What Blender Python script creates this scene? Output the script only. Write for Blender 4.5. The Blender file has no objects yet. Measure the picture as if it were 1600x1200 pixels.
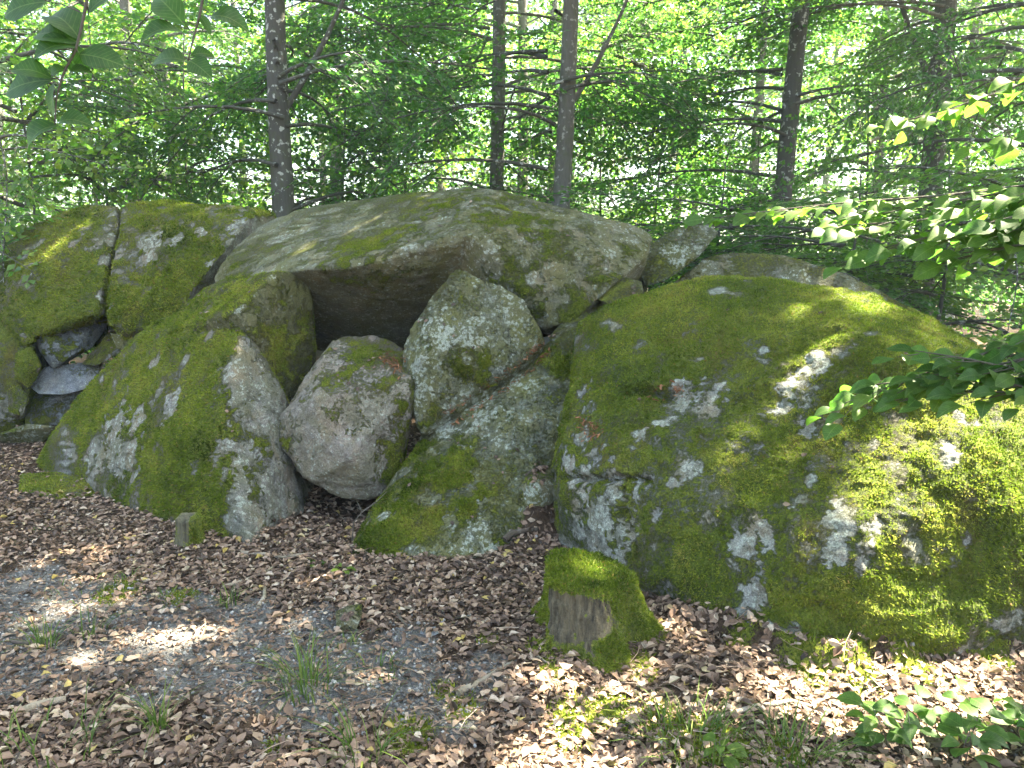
import bpy, bmesh, math, random
import numpy as np
from mathutils import Vector, Matrix

R = math.radians
rng = np.random.default_rng(7)
random.seed(7)
sc = bpy.context.scene
COL = sc.collection

# ------------------------------------------------------------------ camera
F_PX, PITCH, CAM_H = 1209.0, R(8.0), 1.55
cam_d = bpy.data.cameras.new('camera')
cam_d.sensor_fit = 'HORIZONTAL'; cam_d.sensor_width = 36.0
cam_d.lens = 36.0 * F_PX / 1600.0
cam_d.clip_start = 0.05; cam_d.clip_end = 2000
cam = bpy.data.objects.new('camera', cam_d); COL.objects.link(cam)
cam.location = (0, 0, CAM_H); cam.rotation_euler = (math.pi / 2 - PITCH, 0, 0)
sc.camera = cam

# ------------------------------------------------------------------ sky, sun, exposure
SUN = np.array([0.43, 0.20, 0.88]); SUN = SUN / np.linalg.norm(SUN)     # towards the sun
elev = math.asin(SUN[2]); azim = math.atan2(SUN[0], SUN[1])
w = bpy.data.worlds.new('World'); sc.world = w; w.use_nodes = True
nt = w.node_tree
sky = nt.nodes.new('ShaderNodeTexSky'); sky.sky_type = 'NISHITA'; sky.sun_disc = False
sky.sun_elevation = elev; sky.sun_rotation = azim
sky.air_density = 1.0; sky.dust_density = 3.5; sky.ozone_density = 1.0
bg = nt.nodes['Background']; bg.inputs['Strength'].default_value = 0.066
nt.links.new(sky.outputs[0], bg.inputs[0])
sl = bpy.data.lights.new('sun', 'SUN'); sl.energy = 5.0; sl.angle = R(0.5); sl.color = (1.0, 0.94, 0.84)
so = bpy.data.objects.new('sun', sl); COL.objects.link(so)
so.rotation_euler = Vector(-SUN).to_track_quat('-Z', 'Y').to_euler(); so.location = (6, 6, 20)
sc.view_settings.view_transform = 'Standard'; sc.view_settings.look = 'None'
sc.view_settings.gamma = 1.0; sc.view_settings.use_curve_mapping = False
sc.view_settings.exposure = 3.98
sc.view_settings.use_white_balance = True; sc.view_settings.white_balance_temperature = 7300; sc.view_settings.white_balance_tint = 6
sc.cycles.use_denoising = True
sc.cycles.max_bounces = 6; sc.cycles.diffuse_bounces = 3; sc.cycles.glossy_bounces = 2
sc.cycles.transmission_bounces = 4; sc.cycles.transparent_max_bounces = 4
sc.cycles.sample_clamp_indirect = 6.0
sc.cycles.caustics_reflective = False; sc.cycles.caustics_refractive = False

# ------------------------------------------------------------------ helpers
CAMP = np.array([0, 0, CAM_H])
FW = np.array([0, math.cos(PITCH), -math.sin(PITCH)]); UPV = np.array([0, math.sin(PITCH), math.cos(PITCH)])

def ray(px, py):
    return FW + (px - 800) / F_PX * np.array([1., 0, 0]) - (py - 600) / F_PX * UPV

def at(px, py, Y):
    d = ray(px, py); return CAMP + d * (Y / d[1])

def project(P):
    v = P - CAMP; dep = v @ FW
    return 800 + F_PX * v[:, 0] / dep, 600 - F_PX * (v @ UPV) / dep, dep

def _hash(ix, iy, iz, seed):
    h = (ix.astype(np.uint32) * np.uint32(374761393) + iy.astype(np.uint32) * np.uint32(668265263)
         + iz.astype(np.uint32) * np.uint32(2147483647 - 58) + np.uint32((seed * 974711 + 13) & 0xffffffff))
    h = (h ^ (h >> np.uint32(13))) * np.uint32(1274126177)
    h = (h ^ (h >> np.uint32(16))) * np.uint32(2246822519)
    return ((h ^ (h >> np.uint32(15))) & np.uint32(0xffff)).astype(np.float64) / 32767.5 - 1.0

def vnoise(P, seed=0):
    P = np.asarray(P, float); i = np.floor(P).astype(np.int64); f = P - i; u = f * f * f * (f * (f * 6 - 15) + 10)
    out = 0
    for dx in (0, 1):
        wx = u[:, 0] if dx else 1 - u[:, 0]
        for dy in (0, 1):
            wy = u[:, 1] if dy else 1 - u[:, 1]
            for dz in (0, 1):
                wz = u[:, 2] if dz else 1 - u[:, 2]
                out = out + wx * wy * wz * _hash(i[:, 0] + dx, i[:, 1] + dy, i[:, 2] + dz, seed)
    return out

def fbm(P, freq, octv=4, seed=0, ridged=False, gain=0.5):
    P = np.asarray(P, float); t = 0; a = 1.0; tot = 0
    for o in range(octv):
        n = vnoise(P * freq + 17.3 * o, seed + o)
        t = t + a * ((1 - 2 * np.abs(n)) if ridged else n); tot += a; a *= gain; freq *= 2.07
    return t / tot

def sstep(a, b, x):
    t = np.clip((x - a) / (b - a), 0, 1); return t * t * (3 - 2 * t)

def new_mesh(name, V, Fc, smooth=False, attrs=None):
    V = np.ascontiguousarray(V, np.float32); Fc = np.ascontiguousarray(Fc, np.int32); k = Fc.shape[1]
    me = bpy.data.meshes.new(name)
    me.vertices.add(len(V)); me.vertices.foreach_set('co', V.ravel())
    me.loops.add(Fc.size); me.loops.foreach_set('vertex_index', Fc.ravel())
    me.polygons.add(len(Fc)); me.polygons.foreach_set('loop_start', np.arange(0, Fc.size, k, dtype=np.int32))
    me.update(calc_edges=True)
    me.polygons.foreach_set('use_smooth', np.full(len(Fc), smooth, bool))
    for an, av in (attrs or {}).items():
        at_ = me.attributes.new(an, 'FLOAT', 'POINT'); at_.data.foreach_set('value', np.ascontiguousarray(av, np.float32))
    return me

def obj(name, me, mat=None, parent=None, kind=None):
    o = bpy.data.objects.new(name, me); COL.objects.link(o)
    if mat is not None and me is not None and not me.materials: me.materials.append(mat)
    if parent: o.parent = parent
    if kind: o['kind'] = kind
    return o

def tag(o, label, cat, group=None):
    o['label'] = label; o['category'] = cat
    if group: o['group'] = group
    return o

def thing(name, label, cat, loc=(0, 0, 0), group=None):
    o = bpy.data.objects.new(name, None); COL.objects.link(o); o.location = loc
    o.empty_display_size = 0.1
    return tag(o, label, cat, group)

def tube(path, radii, sides=6, cap=True):
    path = np.asarray(path, float); n = len(path); radii = np.broadcast_to(radii, n)
    tang = np.gradient(path, axis=0); tang /= np.linalg.norm(tang, axis=1)[:, None] + 1e-9
    ref = np.array([0, 0, 1.]) if abs(tang[0, 2]) < 0.8 else np.array([1., 0, 0])
    V = []; a = np.linspace(0, 2 * np.pi, sides, endpoint=False)
    for i in range(n):
        u = np.cross(tang[i], ref); u /= np.linalg.norm(u) + 1e-9; v = np.cross(tang[i], u)
        V.append(path[i] + radii[i] * (np.cos(a)[:, None] * u + np.sin(a)[:, None] * v))
    V = np.vstack(V); T = []
    for i in range(n - 1):
        for j in range(sides):
            p, q = i * sides + j, i * sides + (j + 1) % sides
            T += [(p, q, q + sides), (p, q + sides, p + sides)]
    if cap:
        for b in (0, (n - 1) * sides):
            T += [(b, b + j, b + j + 1) for j in range(1, sides - 1)]
    return V, np.array(T)

class MB:
    def __init__(s): s.V = []; s.F = []; s.n = 0; s.A = []
    def add(s, V, Fc, a=None):
        s.V.append(V); s.F.append(np.asarray(Fc) + s.n); s.n += len(V)
        s.A.append(np.broadcast_to(0.5 if a is None else a, len(V)))
    def mesh(s, name, smooth=False):
        return new_mesh(name, np.vstack(s.V), np.vstack(s.F), smooth, {'rnd': np.concatenate(s.A)})

def scatter(tv, tf, P, M, S, rnd, mb):
    """merge copies of a template (tv, tf) at P with 3x3 matrices M and scale S"""
    V = np.einsum('nij,vj->nvi', M, tv) * np.asarray(S)[:, None, None] + P[:, None, :]
    n, k = len(P), len(tv)
    Fc = (tf[None] + (np.arange(n) * k)[:, None, None]).reshape(-1, 3)
    mb.add(V.reshape(-1, 3), Fc, np.repeat(rnd, k))

def basis(z, ang):
    """matrices whose third column is z, spun by ang"""
    z = z / (np.linalg.norm(z, axis=1)[:, None] + 1e-9)
    ref = np.where(np.abs(z[:, :1]) < 0.9, np.array([[1., 0, 0]]), np.array([[0, 1., 0]]))
    x = np.cross(ref, z); x /= np.linalg.norm(x, axis=1)[:, None]; y = np.cross(z, x)
    c, s = np.cos(ang)[:, None], np.sin(ang)[:, None]
    return np.stack([x * c + y * s, -x * s + y * c, z], axis=2)

def leaf_template(n=4, wid=0.31, fold=0.12, bend=0.18, wave=0.0, teeth=0.0, curl=0.0):
    """ovate leaf along +Y, length 1, lying in XY; mid rib lower than the margins"""
    t = np.linspace(0, 1, n + 2)
    V = []
    for i, q in enumerate(t):
        wd = wid * (math.sin(math.pi * q ** 0.88) ** 0.85 if 0 < q < 1 else 0) * (1 + (teeth if i % 2 else -teeth))
        z = -bend * (q - 0.4) ** 2 * 2
        V.append((0, q, z))
        if 0 < i < n + 1:
            V.append((-wd, q + 0.02, z + fold * wd * 2 + wave * math.sin(7 * q) + curl * wd * wd * 4))
            V.append((wd, q + 0.02, z + fold * wd * 2 - wave * math.sin(6 * q + 1) + curl * wd * wd * 4))
    V = np.array(V); T = []
    mid = [0] + [1 + 3 * i for i in range(n)] + [1 + 3 * n]
    T += [(0, 1, 2), (0, 3, 1)]
    for i in range(n - 1):
        a, b = 1 + 3 * i, 1 + 3 * (i + 1)
        T += [(a, b, b + 1), (a, b + 1, a + 1), (a, a + 2, b + 2), (a, b + 2, b)]
    a = 1 + 3 * (n - 1); e = 1 + 3 * n
    T += [(a, e, a + 1), (a, a + 2, e)]
    return V, np.array(T)

# ------------------------------------------------------------------ materials
def mat(name):
    m = bpy.data.materials.new(name); m.use_nodes = True
    return m, m.node_tree.nodes, m.node_tree.links

def ramp(N, L, src, stops, interp='LINEAR'):
    r = N.new('ShaderNodeValToRGB'); r.color_ramp.interpolation = interp
    e = r.color_ramp.elements
    while len(e) < len(stops): e.new(0.5)
    for i, (p, c) in enumerate(stops):
        e[i].position = p; e[i].color = (*c, 1)
    L.new(src, r.inputs[0]); return r.outputs[0]

def noise(N, L, scale, detail=4, rough=0.6, vec=None, dist=0.0):
    n = N.new('ShaderNodeTexNoise'); n.inputs['Scale'].default_value = scale
    n.inputs['Detail'].default_value = detail; n.inputs['Roughness'].default_value = rough
    n.inputs['Distortion'].default_value = dist
    if vec is not None: L.new(vec, n.inputs['Vector'])
    return n.outputs['Fac']

def mth(N, L, op, a, b=None, clamp=False):
    m = N.new('ShaderNodeMath'); m.operation = op; m.use_clamp = clamp
    for i, v in enumerate((a, b)):
        if v is None: continue
        if isinstance(v, (int, float)): m.inputs[i].default_value = v
        else: L.new(v, m.inputs[i])
    return m.outputs[0]

def mixc(N, L, f, a, b, mode='MIX'):
    m = N.new('ShaderNodeMix'); m.data_type = 'RGBA'; m.blend_type = mode
    for sock, v in ((m.inputs[0], f), (m.inputs[6], a), (m.inputs[7], b)):
        if isinstance(v, (int, float)): sock.default_value = v
        elif isinstance(v, tuple): sock.default_value = (*v, 1)
        else: L.new(v, sock)
    return m.outputs[2]

def attr(N, name):
    a = N.new('ShaderNodeAttribute'); a.attribute_name = name; return a.outputs['Fac']

def pos(N, L, scale=(1, 1, 1)):
    g = N.new('ShaderNodeNewGeometry'); mp = N.new('ShaderNodeMapping'); mp.inputs['Scale'].default_value = scale
    L.new(g.outputs['Position'], mp.inputs['Vector']); return mp.outputs[0]

def bump(N, L, h, dist, strength=1.0, nrm=None):
    b = N.new('ShaderNodeBump'); b.inputs['Distance'].default_value = dist; b.inputs['Strength'].default_value = strength
    L.new(h, b.inputs['Height'])
    if nrm is not None: L.new(nrm, b.inputs['Normal'])
    return b.outputs[0]

MOSS_STOPS = [(0.30, (0.034, 0.050, 0.008)), (0.44, (0.095, 0.125, 0.016)), (0.56, (0.170, 0.190, 0.026)), (0.70, (0.27, 0.255, 0.055))]

def rock_material(name, base=(0.27, 0.27, 0.25), dark=(0.11, 0.11, 0.10), warm=(0.26, 0.21, 0.15), lichen=0.5, moss=MOSS_STOPS, film=0.5, white=0.10):
    m, N, L = mat(name); b = N['Principled BSDF']
    p = pos(N, L); ps = pos(N, L, (1, 1, 0.35))
    n1 = noise(N, L, 2.2, 6, 0.62, p); n2 = noise(N, L, 11, 6, 0.7, p); n3 = noise(N, L, 55, 4, 0.7, p); n4 = noise(N, L, 6, 5, 0.65, ps)
    c = mixc(N, L, ramp(N, L, n2, [(0.35, (0, 0, 0)), (0.65, (1, 1, 1))]), dark, base)
    c = mixc(N, L, mth(N, L, 'MULTIPLY', ramp(N, L, n4, [(0.48, (0, 0, 0)), (0.66, (1, 1, 1))]), 0.7), c, warm)
    # thin green film of algae
    f = mth(N, L, 'MULTIPLY', ramp(N, L, noise(N, L, 4.5, 7, 0.7, p, 0.6), [(0.36, (0, 0, 0)), (0.6, (1, 1, 1))]), film)
    c = mixc(N, L, f, c, (0.105, 0.105, 0.035))
    # pale lichen crusts
    v = N.new('ShaderNodeTexVoronoi'); v.inputs['Scale'].default_value = 34; L.new(p, v.inputs['Vector'])
    lm = mth(N, L, 'ADD', mth(N, L, 'MULTIPLY', n2, 0.8), mth(N, L, 'MULTIPLY', n3, 0.8))
    lm = mth(N, L, 'SUBTRACT', lm, mth(N, L, 'MULTIPLY', v.outputs['Distance'], 0.35))
    lm = mth(N, L, 'ADD', lm, mth(N, L, 'MULTIPLY', attr(N, 'bare'), white))
    lm = ramp(N, L, mth(N, L, 'ADD', lm, -0.35 + 0.16 * lichen), [(0.42, (0, 0, 0)), (0.52, (1, 1, 1))])
    c = mixc(N, L, mth(N, L, 'MULTIPLY', lm, 0.7), c, ramp(N, L, n3, [(0.3, (0.20, 0.24, 0.18)), (0.7, (0.42, 0.44, 0.39))]))
    ck = mth(N, L, 'ABSOLUTE', mth(N, L, 'SUBTRACT', noise(N, L, 1.7, 5, 0.55, p, 0.4), 0.5))
    ckm = mth(N, L, 'MULTIPLY', ramp(N, L, n1, [(0.5, (0, 0, 0)), (0.6, (1, 1, 1))]), ramp(N, L, ck, [(0.0, (1, 1, 1)), (0.005, (0, 0, 0))]))
    c = mixc(N, L, mth(N, L, 'MULTIPLY', ckm, 0.5), c, (0.03, 0.028, 0.022))
    # fine mineral grain
    c = mixc(N, L, 0.65, c, ramp(N, L, noise(N, L, 150, 3, 0.8, p), [(0.34, (0.12, 0.12, 0.12)), (0.66, (0.92, 0.92, 0.92))]), 'OVERLAY')
    # moss cushions where the mask says, with ragged edges
    mm = mth(N, L, 'ADD', attr(N, 'moss'), mth(N, L, 'MULTIPLY', mth(N, L, 'SUBTRACT', n3, 0.5), 1.9))
    mm = mth(N, L, 'ADD', mm, mth(N, L, 'MULTIPLY', mth(N, L, 'SUBTRACT', n2, 0.5), 1.2))
    mm = ramp(N, L, mm, [(0.30, (0, 0, 0)), (0.72, (1, 1, 1))])
    mv = mth(N, L, 'ADD', mth(N, L, 'MULTIPLY', n1, 0.55), mth(N, L, 'MULTIPLY', n3, 0.45))
    mc = ramp(N, L, mv, moss)
    mc = mixc(N, L, 0.6, mc, ramp(N, L, noise(N, L, 95, 3, 0.8, p), [(0.32, (0.10, 0.10, 0.10)), (0.68, (0.9, 0.9, 0.9))]), 'OVERLAY')
    mc = mixc(N, L, ramp(N, L, noise(N, L, 3.1, 6, 0.7, ps), [(0.52, (0, 0, 0)), (0.68, (0.75, 0.75, 0.75))]), mc, (0.13, 0.095, 0.030))
    c = mixc(N, L, mm, c, mc)
    L.new(c, b.inputs['Base Color']); b.inputs['Roughness'].default_value = 0.9
    b.inputs['Specular IOR Level'].default_value = 0.25
    h = mth(N, L, 'SUBTRACT', mth(N, L, 'ADD', mth(N, L, 'MULTIPLY', n2, 0.6), mth(N, L, 'MULTIPLY', n3, 0.35)), mth(N, L, 'MULTIPLY', ckm, 0.5))
    bn = bump(N, L, h, 0.03, 0.8)
    hm = mth(N, L, 'MULTIPLY', mth(N, L, 'ADD', mth(N, L, 'MULTIPLY', noise(N, L, 120, 3, 0.75, p), 0.7), mth(N, L, 'MULTIPLY', n3, 0.5)), mth(N, L, 'ADD', mth(N, L, 'MULTIPLY', mm, 0.9), 0.25))
    L.new(bump(N, L, hm, 0.022, 0.9, bn), b.inputs['Normal'])
    return m

def leaf_material(name, stops, trans=0.45, rough=0.45, spec=0.4, tcol=1.6, veins=False):
    m, N, L = mat(name); b = N['Principled BSDF']; out = N['Material Output']
    c = ramp(N, L, attr(N, 'rnd'), stops)
    if veins:
        tc = N.new('ShaderNodeTexCoord'); sx = N.new('ShaderNodeSeparateXYZ'); L.new(tc.outputs['Object'], sx.inputs[0])
        ax = mth(N, L, 'ABSOLUTE', sx.outputs[0])
        wv = mth(N, L, 'SINE', mth(N, L, 'MULTIPLY', mth(N, L, 'SUBTRACT', sx.outputs[1], mth(N, L, 'MULTIPLY', ax, 0.75)), 62.0))
        vm = ramp(N, L, wv, [(0.80, (0, 0, 0)), (1.0, (0.22, 0.22, 0.22))])
        rib = ramp(N, L, ax, [(0.0, (0.5, 0.5, 0.5)), (0.02, (0, 0, 0))])
        c = mixc(N, L, mth(N, L, 'MAXIMUM', vm, rib), c, mixc(N, L, 0.5, c, (0.30, 0.36, 0.12)))
    c = mixc(N, L, 0.35, c, ramp(N, L, noise(N, L, 60, 3, 0.6, pos(N, L)), [(0.3, (0.25, 0.25, 0.25)), (0.7, (0.85, 0.85, 0.85))]), 'OVERLAY')
    L.new(c, b.inputs['Base Color']); b.inputs['Roughness'].default_value = rough; b.inputs['Specular IOR Level'].default_value = spec
    if trans > 0:
        t = N.new('ShaderNodeBsdfTranslucent')
        g = mixc(N, L, 1.0, c, (tcol * 0.72, tcol * 0.95, tcol * 0.65), 'MULTIPLY')
        L.new(g, t.inputs['Color'])
        mx = N.new('ShaderNodeMixShader'); mx.inputs[0].default_value = trans
        L.new(b.outputs[0], mx.inputs[1]); L.new(t.outputs[0], mx.inputs[2]); L.new(mx.outputs[0], out.inputs['Surface'])
    return m

def bark_material(name, base, dark, spots=0.5, streak=(1, 1, 0.18)):
    m, N, L = mat(name); b = N['Principled BSDF']
    p = pos(N, L); ps = pos(N, L, streak)
    n = noise(N, L, 28, 5, 0.65, ps); n2 = noise(N, L, 9, 4, 0.6, p)
    c = mixc(N, L, n, dark, base)
    c = mixc(N, L, mth(N, L, 'MULTIPLY', ramp(N, L, noise(N, L, 14, 2, 0.5, p), [(0.60, (0, 0, 0)), (0.66, (1, 1, 1))]), spots), c, (0.45, 0.46, 0.42))
    c = mixc(N, L, mth(N, L, 'MULTIPLY', ramp(N, L, n2, [(0.5, (0, 0, 0)), (0.7, (1, 1, 1))]), 0.5), c, (0.07, 0.085, 0.03))
    L.new(c, b.inputs['Base Color']); b.inputs['Roughness'].default_value = 0.9
    L.new(bump(N, L, n, 0.02, 0.9), b.inputs['Normal'])
    return m

M_R_MOSS = rock_material('rock_mossy', base=(0.25, 0.24, 0.22), lichen=0.38, warm=(0.22, 0.165, 0.11))
M_R_DEEP = rock_material('rock_deep_moss', base=(0.30, 0.31, 0.30), lichen=0.4, white=0.13, moss=[(0.30, (0.026, 0.044, 0.008)), (0.44, (0.078, 0.110, 0.015)), (0.56, (0.140, 0.170, 0.022)), (0.72, (0.23, 0.225, 0.045))])
M_R_CAP = rock_material('rock_lichen_grey', base=(0.20, 0.195, 0.15), dark=(0.09, 0.088, 0.065), lichen=0.45, film=0.85, warm=(0.20, 0.155, 0.075))
M_R_DARK = rock_material('rock_dark_lichen', base=(0.15, 0.155, 0.125), dark=(0.045, 0.05, 0.036), lichen=0.78, film=0.9, warm=(0.13, 0.115, 0.055))
M_R_OLIVE = rock_material('rock_olive_shade', base=(0.13, 0.125, 0.075), dark=(0.06, 0.058, 0.035), lichen=0.15, film=0.95, warm=(0.12, 0.10, 0.05), white=0.14)  # darker olive puts the shade of the wedge block's side facet into its colour
M_R_PINK = rock_material('rock_pinkish', base=(0.30, 0.265, 0.235), dark=(0.13, 0.115, 0.10), warm=(0.26, 0.20, 0.145), lichen=0.32, film=0.45, white=0.0)
M_R_BLUE = rock_material('rock_blue_grey', base=(0.24, 0.26, 0.28), dark=(0.10, 0.11, 0.12), warm=(0.17, 0.15, 0.12), lichen=0.25, film=0.2)
M_MOSS = leaf_material('moss_strands', [(0.0, (0.038, 0.058, 0.008)), (0.3, (0.110, 0.148, 0.017)), (0.6, (0.200, 0.230, 0.030)), (0.9, (0.32, 0.305, 0.065)), (1.0, (0.26, 0.17, 0.06))], 0.35, 0.7, 0.1, 1.3)
M_LITTER = leaf_material('dry_leaf', [(0.0, (0.036, 0.024, 0.017)), (0.25, (0.11, 0.072, 0.052)), (0.5, (0.215, 0.138, 0.096)), (0.75, (0.345, 0.245, 0.175)), (0.93, (0.48, 0.39, 0.30)), (1.0, (0.40, 0.30, 0.10))], 0.12, 0.6, 0.3, 1.2)
M_NEEDLE = leaf_material('russet_debris', [(0, (0.10, 0.045, 0.02)), (1, (0.28, 0.13, 0.07))], 0, 0.8, 0.1)
M_GRASS = leaf_material('grass_blade', [(0.0, (0.035, 0.075, 0.012)), (0.5, (0.075, 0.13, 0.02)), (1.0, (0.18, 0.21, 0.05))], 0.35, 0.5, 0.3, 1.3)
M_LEAF = leaf_material('beech_leaf', [(0.0, (0.025, 0.070, 0.022)), (0.4, (0.050, 0.120, 0.026)), (0.75, (0.085, 0.155, 0.026)), (1.0, (0.15, 0.20, 0.03))], 0.50, 0.36, 0.5, 2.3)
M_LEAF_FORE = leaf_material('beech_leaf_near', [(0.0, (0.030, 0.075, 0.014)), (0.5, (0.050, 0.110, 0.018)), (1.0, (0.10, 0.155, 0.022))], 0.5, 0.5, 0.35, 2.4, veins=True)
M_BARK = bark_material('beech_bark', (0.16, 0.152, 0.13), (0.055, 0.05, 0.042))
M_BARK_D = bark_material('beech_bark_dark', (0.10, 0.095, 0.08), (0.035, 0.032, 0.028), 0.8)
M_TWIG = bark_material('twig_bark', (0.12, 0.10, 0.075), (0.05, 0.04, 0.03), 0.1)
M_STICK = bark_material('dead_wood', (0.42, 0.36, 0.27), (0.15, 0.11, 0.075), 0.3)
M_STICK_D = bark_material('dark_dead_wood', (0.12, 0.09, 0.065), (0.04, 0.03, 0.025), 0.1)
M_WOOD = bark_material('weathered_stump_wood', (0.40, 0.37, 0.27), (0.07, 0.06, 0.04), 0.15, (1, 1, 0.07))
M_WOOD_D = bark_material('dark_stump_wood', (0.17, 0.15, 0.09), (0.05, 0.05, 0.025), 0.15, (1, 1, 0.09))
mg, N_, L_ = mat('gravel_stone'); b_ = N_['Principled BSDF']
L_.new(mixc(N_, L_, 0.5, ramp(N_, L_, attr(N_, 'rnd'), [(0, (0.06, 0.058, 0.055)), (0.5, (0.15, 0.15, 0.145)), (0.85, (0.25, 0.245, 0.23)), (1, (0.42, 0.40, 0.37))]), ramp(N_, L_, noise(N_, L_, 90, 3, 0.6, pos(N_, L_)), [(0.3, (0.3, 0.3, 0.3)), (0.7, (0.8, 0.8, 0.8))]), 'OVERLAY'), b_.inputs['Base Color'])
b_.inputs['Roughness'].default_value = 0.85; M_GRAVEL = mg
mg, N, L = mat('forest_soil'); b = N['Principled BSDF']; p = pos(N, L)
n1 = noise(N, L, 9, 6, 0.7, p); n2 = noise(N, L, 70, 4, 0.75, p); n3 = noise(N, L, 220, 2, 0.7, p)
c = ramp(N, L, mth(N, L, 'ADD', mth(N, L, 'MULTIPLY', n1, 0.4), mth(N, L, 'MULTIPLY', n2, 0.6)), [(0.3, (0.030, 0.020, 0.013)), (0.5, (0.085, 0.056, 0.037)), (0.7, (0.17, 0.115, 0.078))])
gcol = ramp(N, L, mth(N, L, 'ADD', mth(N, L, 'MULTIPLY', n2, 0.5), mth(N, L, 'MULTIPLY', n3, 0.5)), [(0.32, (0.05, 0.045, 0.04)), (0.5, (0.17, 0.165, 0.155)), (0.7, (0.36, 0.36, 0.35))])
c = mixc(N, L, ramp(N, L, mth(N, L, 'ADD', attr(N, 'gravel'), mth(N, L, 'SUBTRACT', n1, 0.5)), [(0.35, (0, 0, 0)), (0.65, (1, 1, 1))]), c, gcol)
c = mixc(N, L, ramp(N, L, mth(N, L, 'ADD', attr(N, 'moss'), mth(N, L, 'MULTIPLY', mth(N, L, 'SUBTRACT', n2, 0.5), 1.5)), [(0.4, (0, 0, 0)), (0.6, (1, 1, 1))]), c, ramp(N, L, n2, MOSS_STOPS))
L.new(c, b.inputs['Base Color']); b.inputs['Roughness'].default_value = 0.95; b.inputs['Specular IOR Level'].default_value = 0.15
L.new(bump(N, L, mth(N, L, 'ADD', n2, mth(N, L, 'MULTIPLY', n3, 0.4)), 0.03, 1.0), b.inputs['Normal']); M_SOIL = mg

# ------------------------------------------------------------------ ground
BANK_PX = [(1010, 955), (1130, 1000), (1250, 1032), (1340, 1046), (1440, 1042), (1500, 1012), (1600, 1016), (1800, 1000)]
def flat_hit(px, py, z=0.0):
    d = ray(px, py); return CAMP + d * ((z - CAM_H) / d[2])
BANK = np.array([flat_hit(a, b_)[:2] for a, b_ in BANK_PX])

def ground_h(x, y):
    x = np.asarray(x, float); y = np.asarray(y, float)
    P = np.stack([x.ravel(), y.ravel(), 0 * x.ravel()], 1)
    h = 0.028 * fbm(P, 0.8, 3, 3) + 0.016 * fbm(P, 4, 3, 9) + 0.008 * fbm(P, 16, 2, 5)
    h = h.reshape(x.shape)
    h = h + 0.42 * np.exp(-(((x - 0.14) / 0.20) ** 2 + ((y - 4.56) / 0.27) ** 2))
    h = h - 0.07 * np.exp(-(((x + 1.05) / 0.3) ** 2 + ((y - 5.0) / 0.28) ** 2))
    yb = np.interp(x, BANK[:, 0], BANK[:, 1]) + 0.04 * np.sin(x * 9) + 0.02 * np.sin(x * 23)
    on = sstep(0.55, 0.95, x) * (1 - sstep(3.2, 4.0, x))
    h = h + 0.085 * on * sstep(-0.03, 0.05, y - yb)
    far = sstep(9, 30, np.hypot(x, y))
    return h + far * 0.6 * np.sin(x * 0.11 + 1) * np.sin(y * 0.09)

def ghit(px, py):
    z = 0.0
    for _ in range(12):
        q = flat_hit(px, py, z); z = 0.5 * z + 0.5 * float(ground_h(q[0], q[1]))
    return flat_hit(px, py, z)

def geo(a, b, n):   # growing steps to far away
    return a + (b - a) * (np.linspace(0, 1, n + 1)[1:] ** 2.6)
xs = np.concatenate([-7 - (geo(0, 193, 26))[::-1], np.arange(-7, 5.001, 0.04), 5 + geo(0, 195, 26)])
ys = np.concatenate([-np.array([60, 25, 10, 4, 1.5, 0.4]), np.arange(0.8, 8.2, 0.035), 8.2 + geo(0, 240, 34)])
gx, gy = np.meshgrid(xs, ys); gz = ground_h(gx, gy)
GV = np.stack([gx.ravel(), gy.ravel(), gz.ravel()], 1)
nx, ny = len(xs), len(ys); ii = (np.arange(ny - 1)[:, None] * nx + np.arange(nx - 1)[None]).ravel()
GF = np.stack([ii, ii + 1, ii + 1 + nx, ii + nx], 1)

def blobs(P, lst):
    w_ = np.zeros(len(P))
    for (px, py, rp) in lst:
        q = ghit(px, py); r_ = rp * q[1] / F_PX
        d2 = ((P[:, 0] - q[0]) / r_) ** 2 + ((P[:, 1] - q[1]) / (r_ * 1.6)) ** 2
        w_ = np.maximum(w_, np.exp(-d2 * 1.2))
    return w_
GRAVEL_PX = [(20, 920, 90), (90, 960, 110), (220, 985, 130), (330, 1010, 110), (60, 1040, 80), (420, 1040, 110), (520, 1060, 120), (640, 1010, 70), (650, 1080, 90), (700, 1110, 70), (380, 960, 60), (260, 1070, 60), (480, 980, 60), (760, 1050, 50)]
MOSS_PX = [(720, 1105, 45), (640, 1150, 60), (890, 1120, 60), (960, 1110, 50), (1040, 1130, 60), (180, 925, 45), (280, 935, 30), (860, 1040, 30), (1000, 1030, 40), (690, 1080, 30), (1250, 1012, 60), (1330, 1022, 60), (1420, 1020, 50), (1160, 995, 30), (1540, 1005, 50), (430, 1165, 30), (840, 1010, 25), (760, 1000, 25), (1120, 1165, 70), (1230, 1180, 60)]
sub = (np.abs(GV[:, 0]) < 7.5) & (GV[:, 1] > 0.5) & (GV[:, 1] < 9)
ga = np.zeros(len(GV)); gm = np.zeros(len(GV))
ga[sub] = np.clip(blobs(GV[sub], GRAVEL_PX) + 0.25 * fbm(GV[sub], 2.5, 3, 31), 0, 1)
gm[sub] = np.clip(blobs(GV[sub], MOSS_PX) + 0.35 * fbm(GV[sub], 6, 3, 41) - 0.1, 0, 1)
ground = obj('ground', new_mesh('ground', GV, GF, True, {'gravel': ga, 'moss': gm}), M_SOIL, kind='structure')

# ------------------------------------------------------------------ boulders
_ico = {}
def ico(n):
    if n not in _ico:
        bm = bmesh.new(); bmesh.ops.create_icosphere(bm, subdivisions=n, radius=1)
        V = np.array([v.co[:] for v in bm.verts]); Fc = np.array([[v.index for v in f.verts] for f in bm.faces]); bm.free()
        _ico[n] = (V, Fc)
    return _ico[n]

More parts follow.
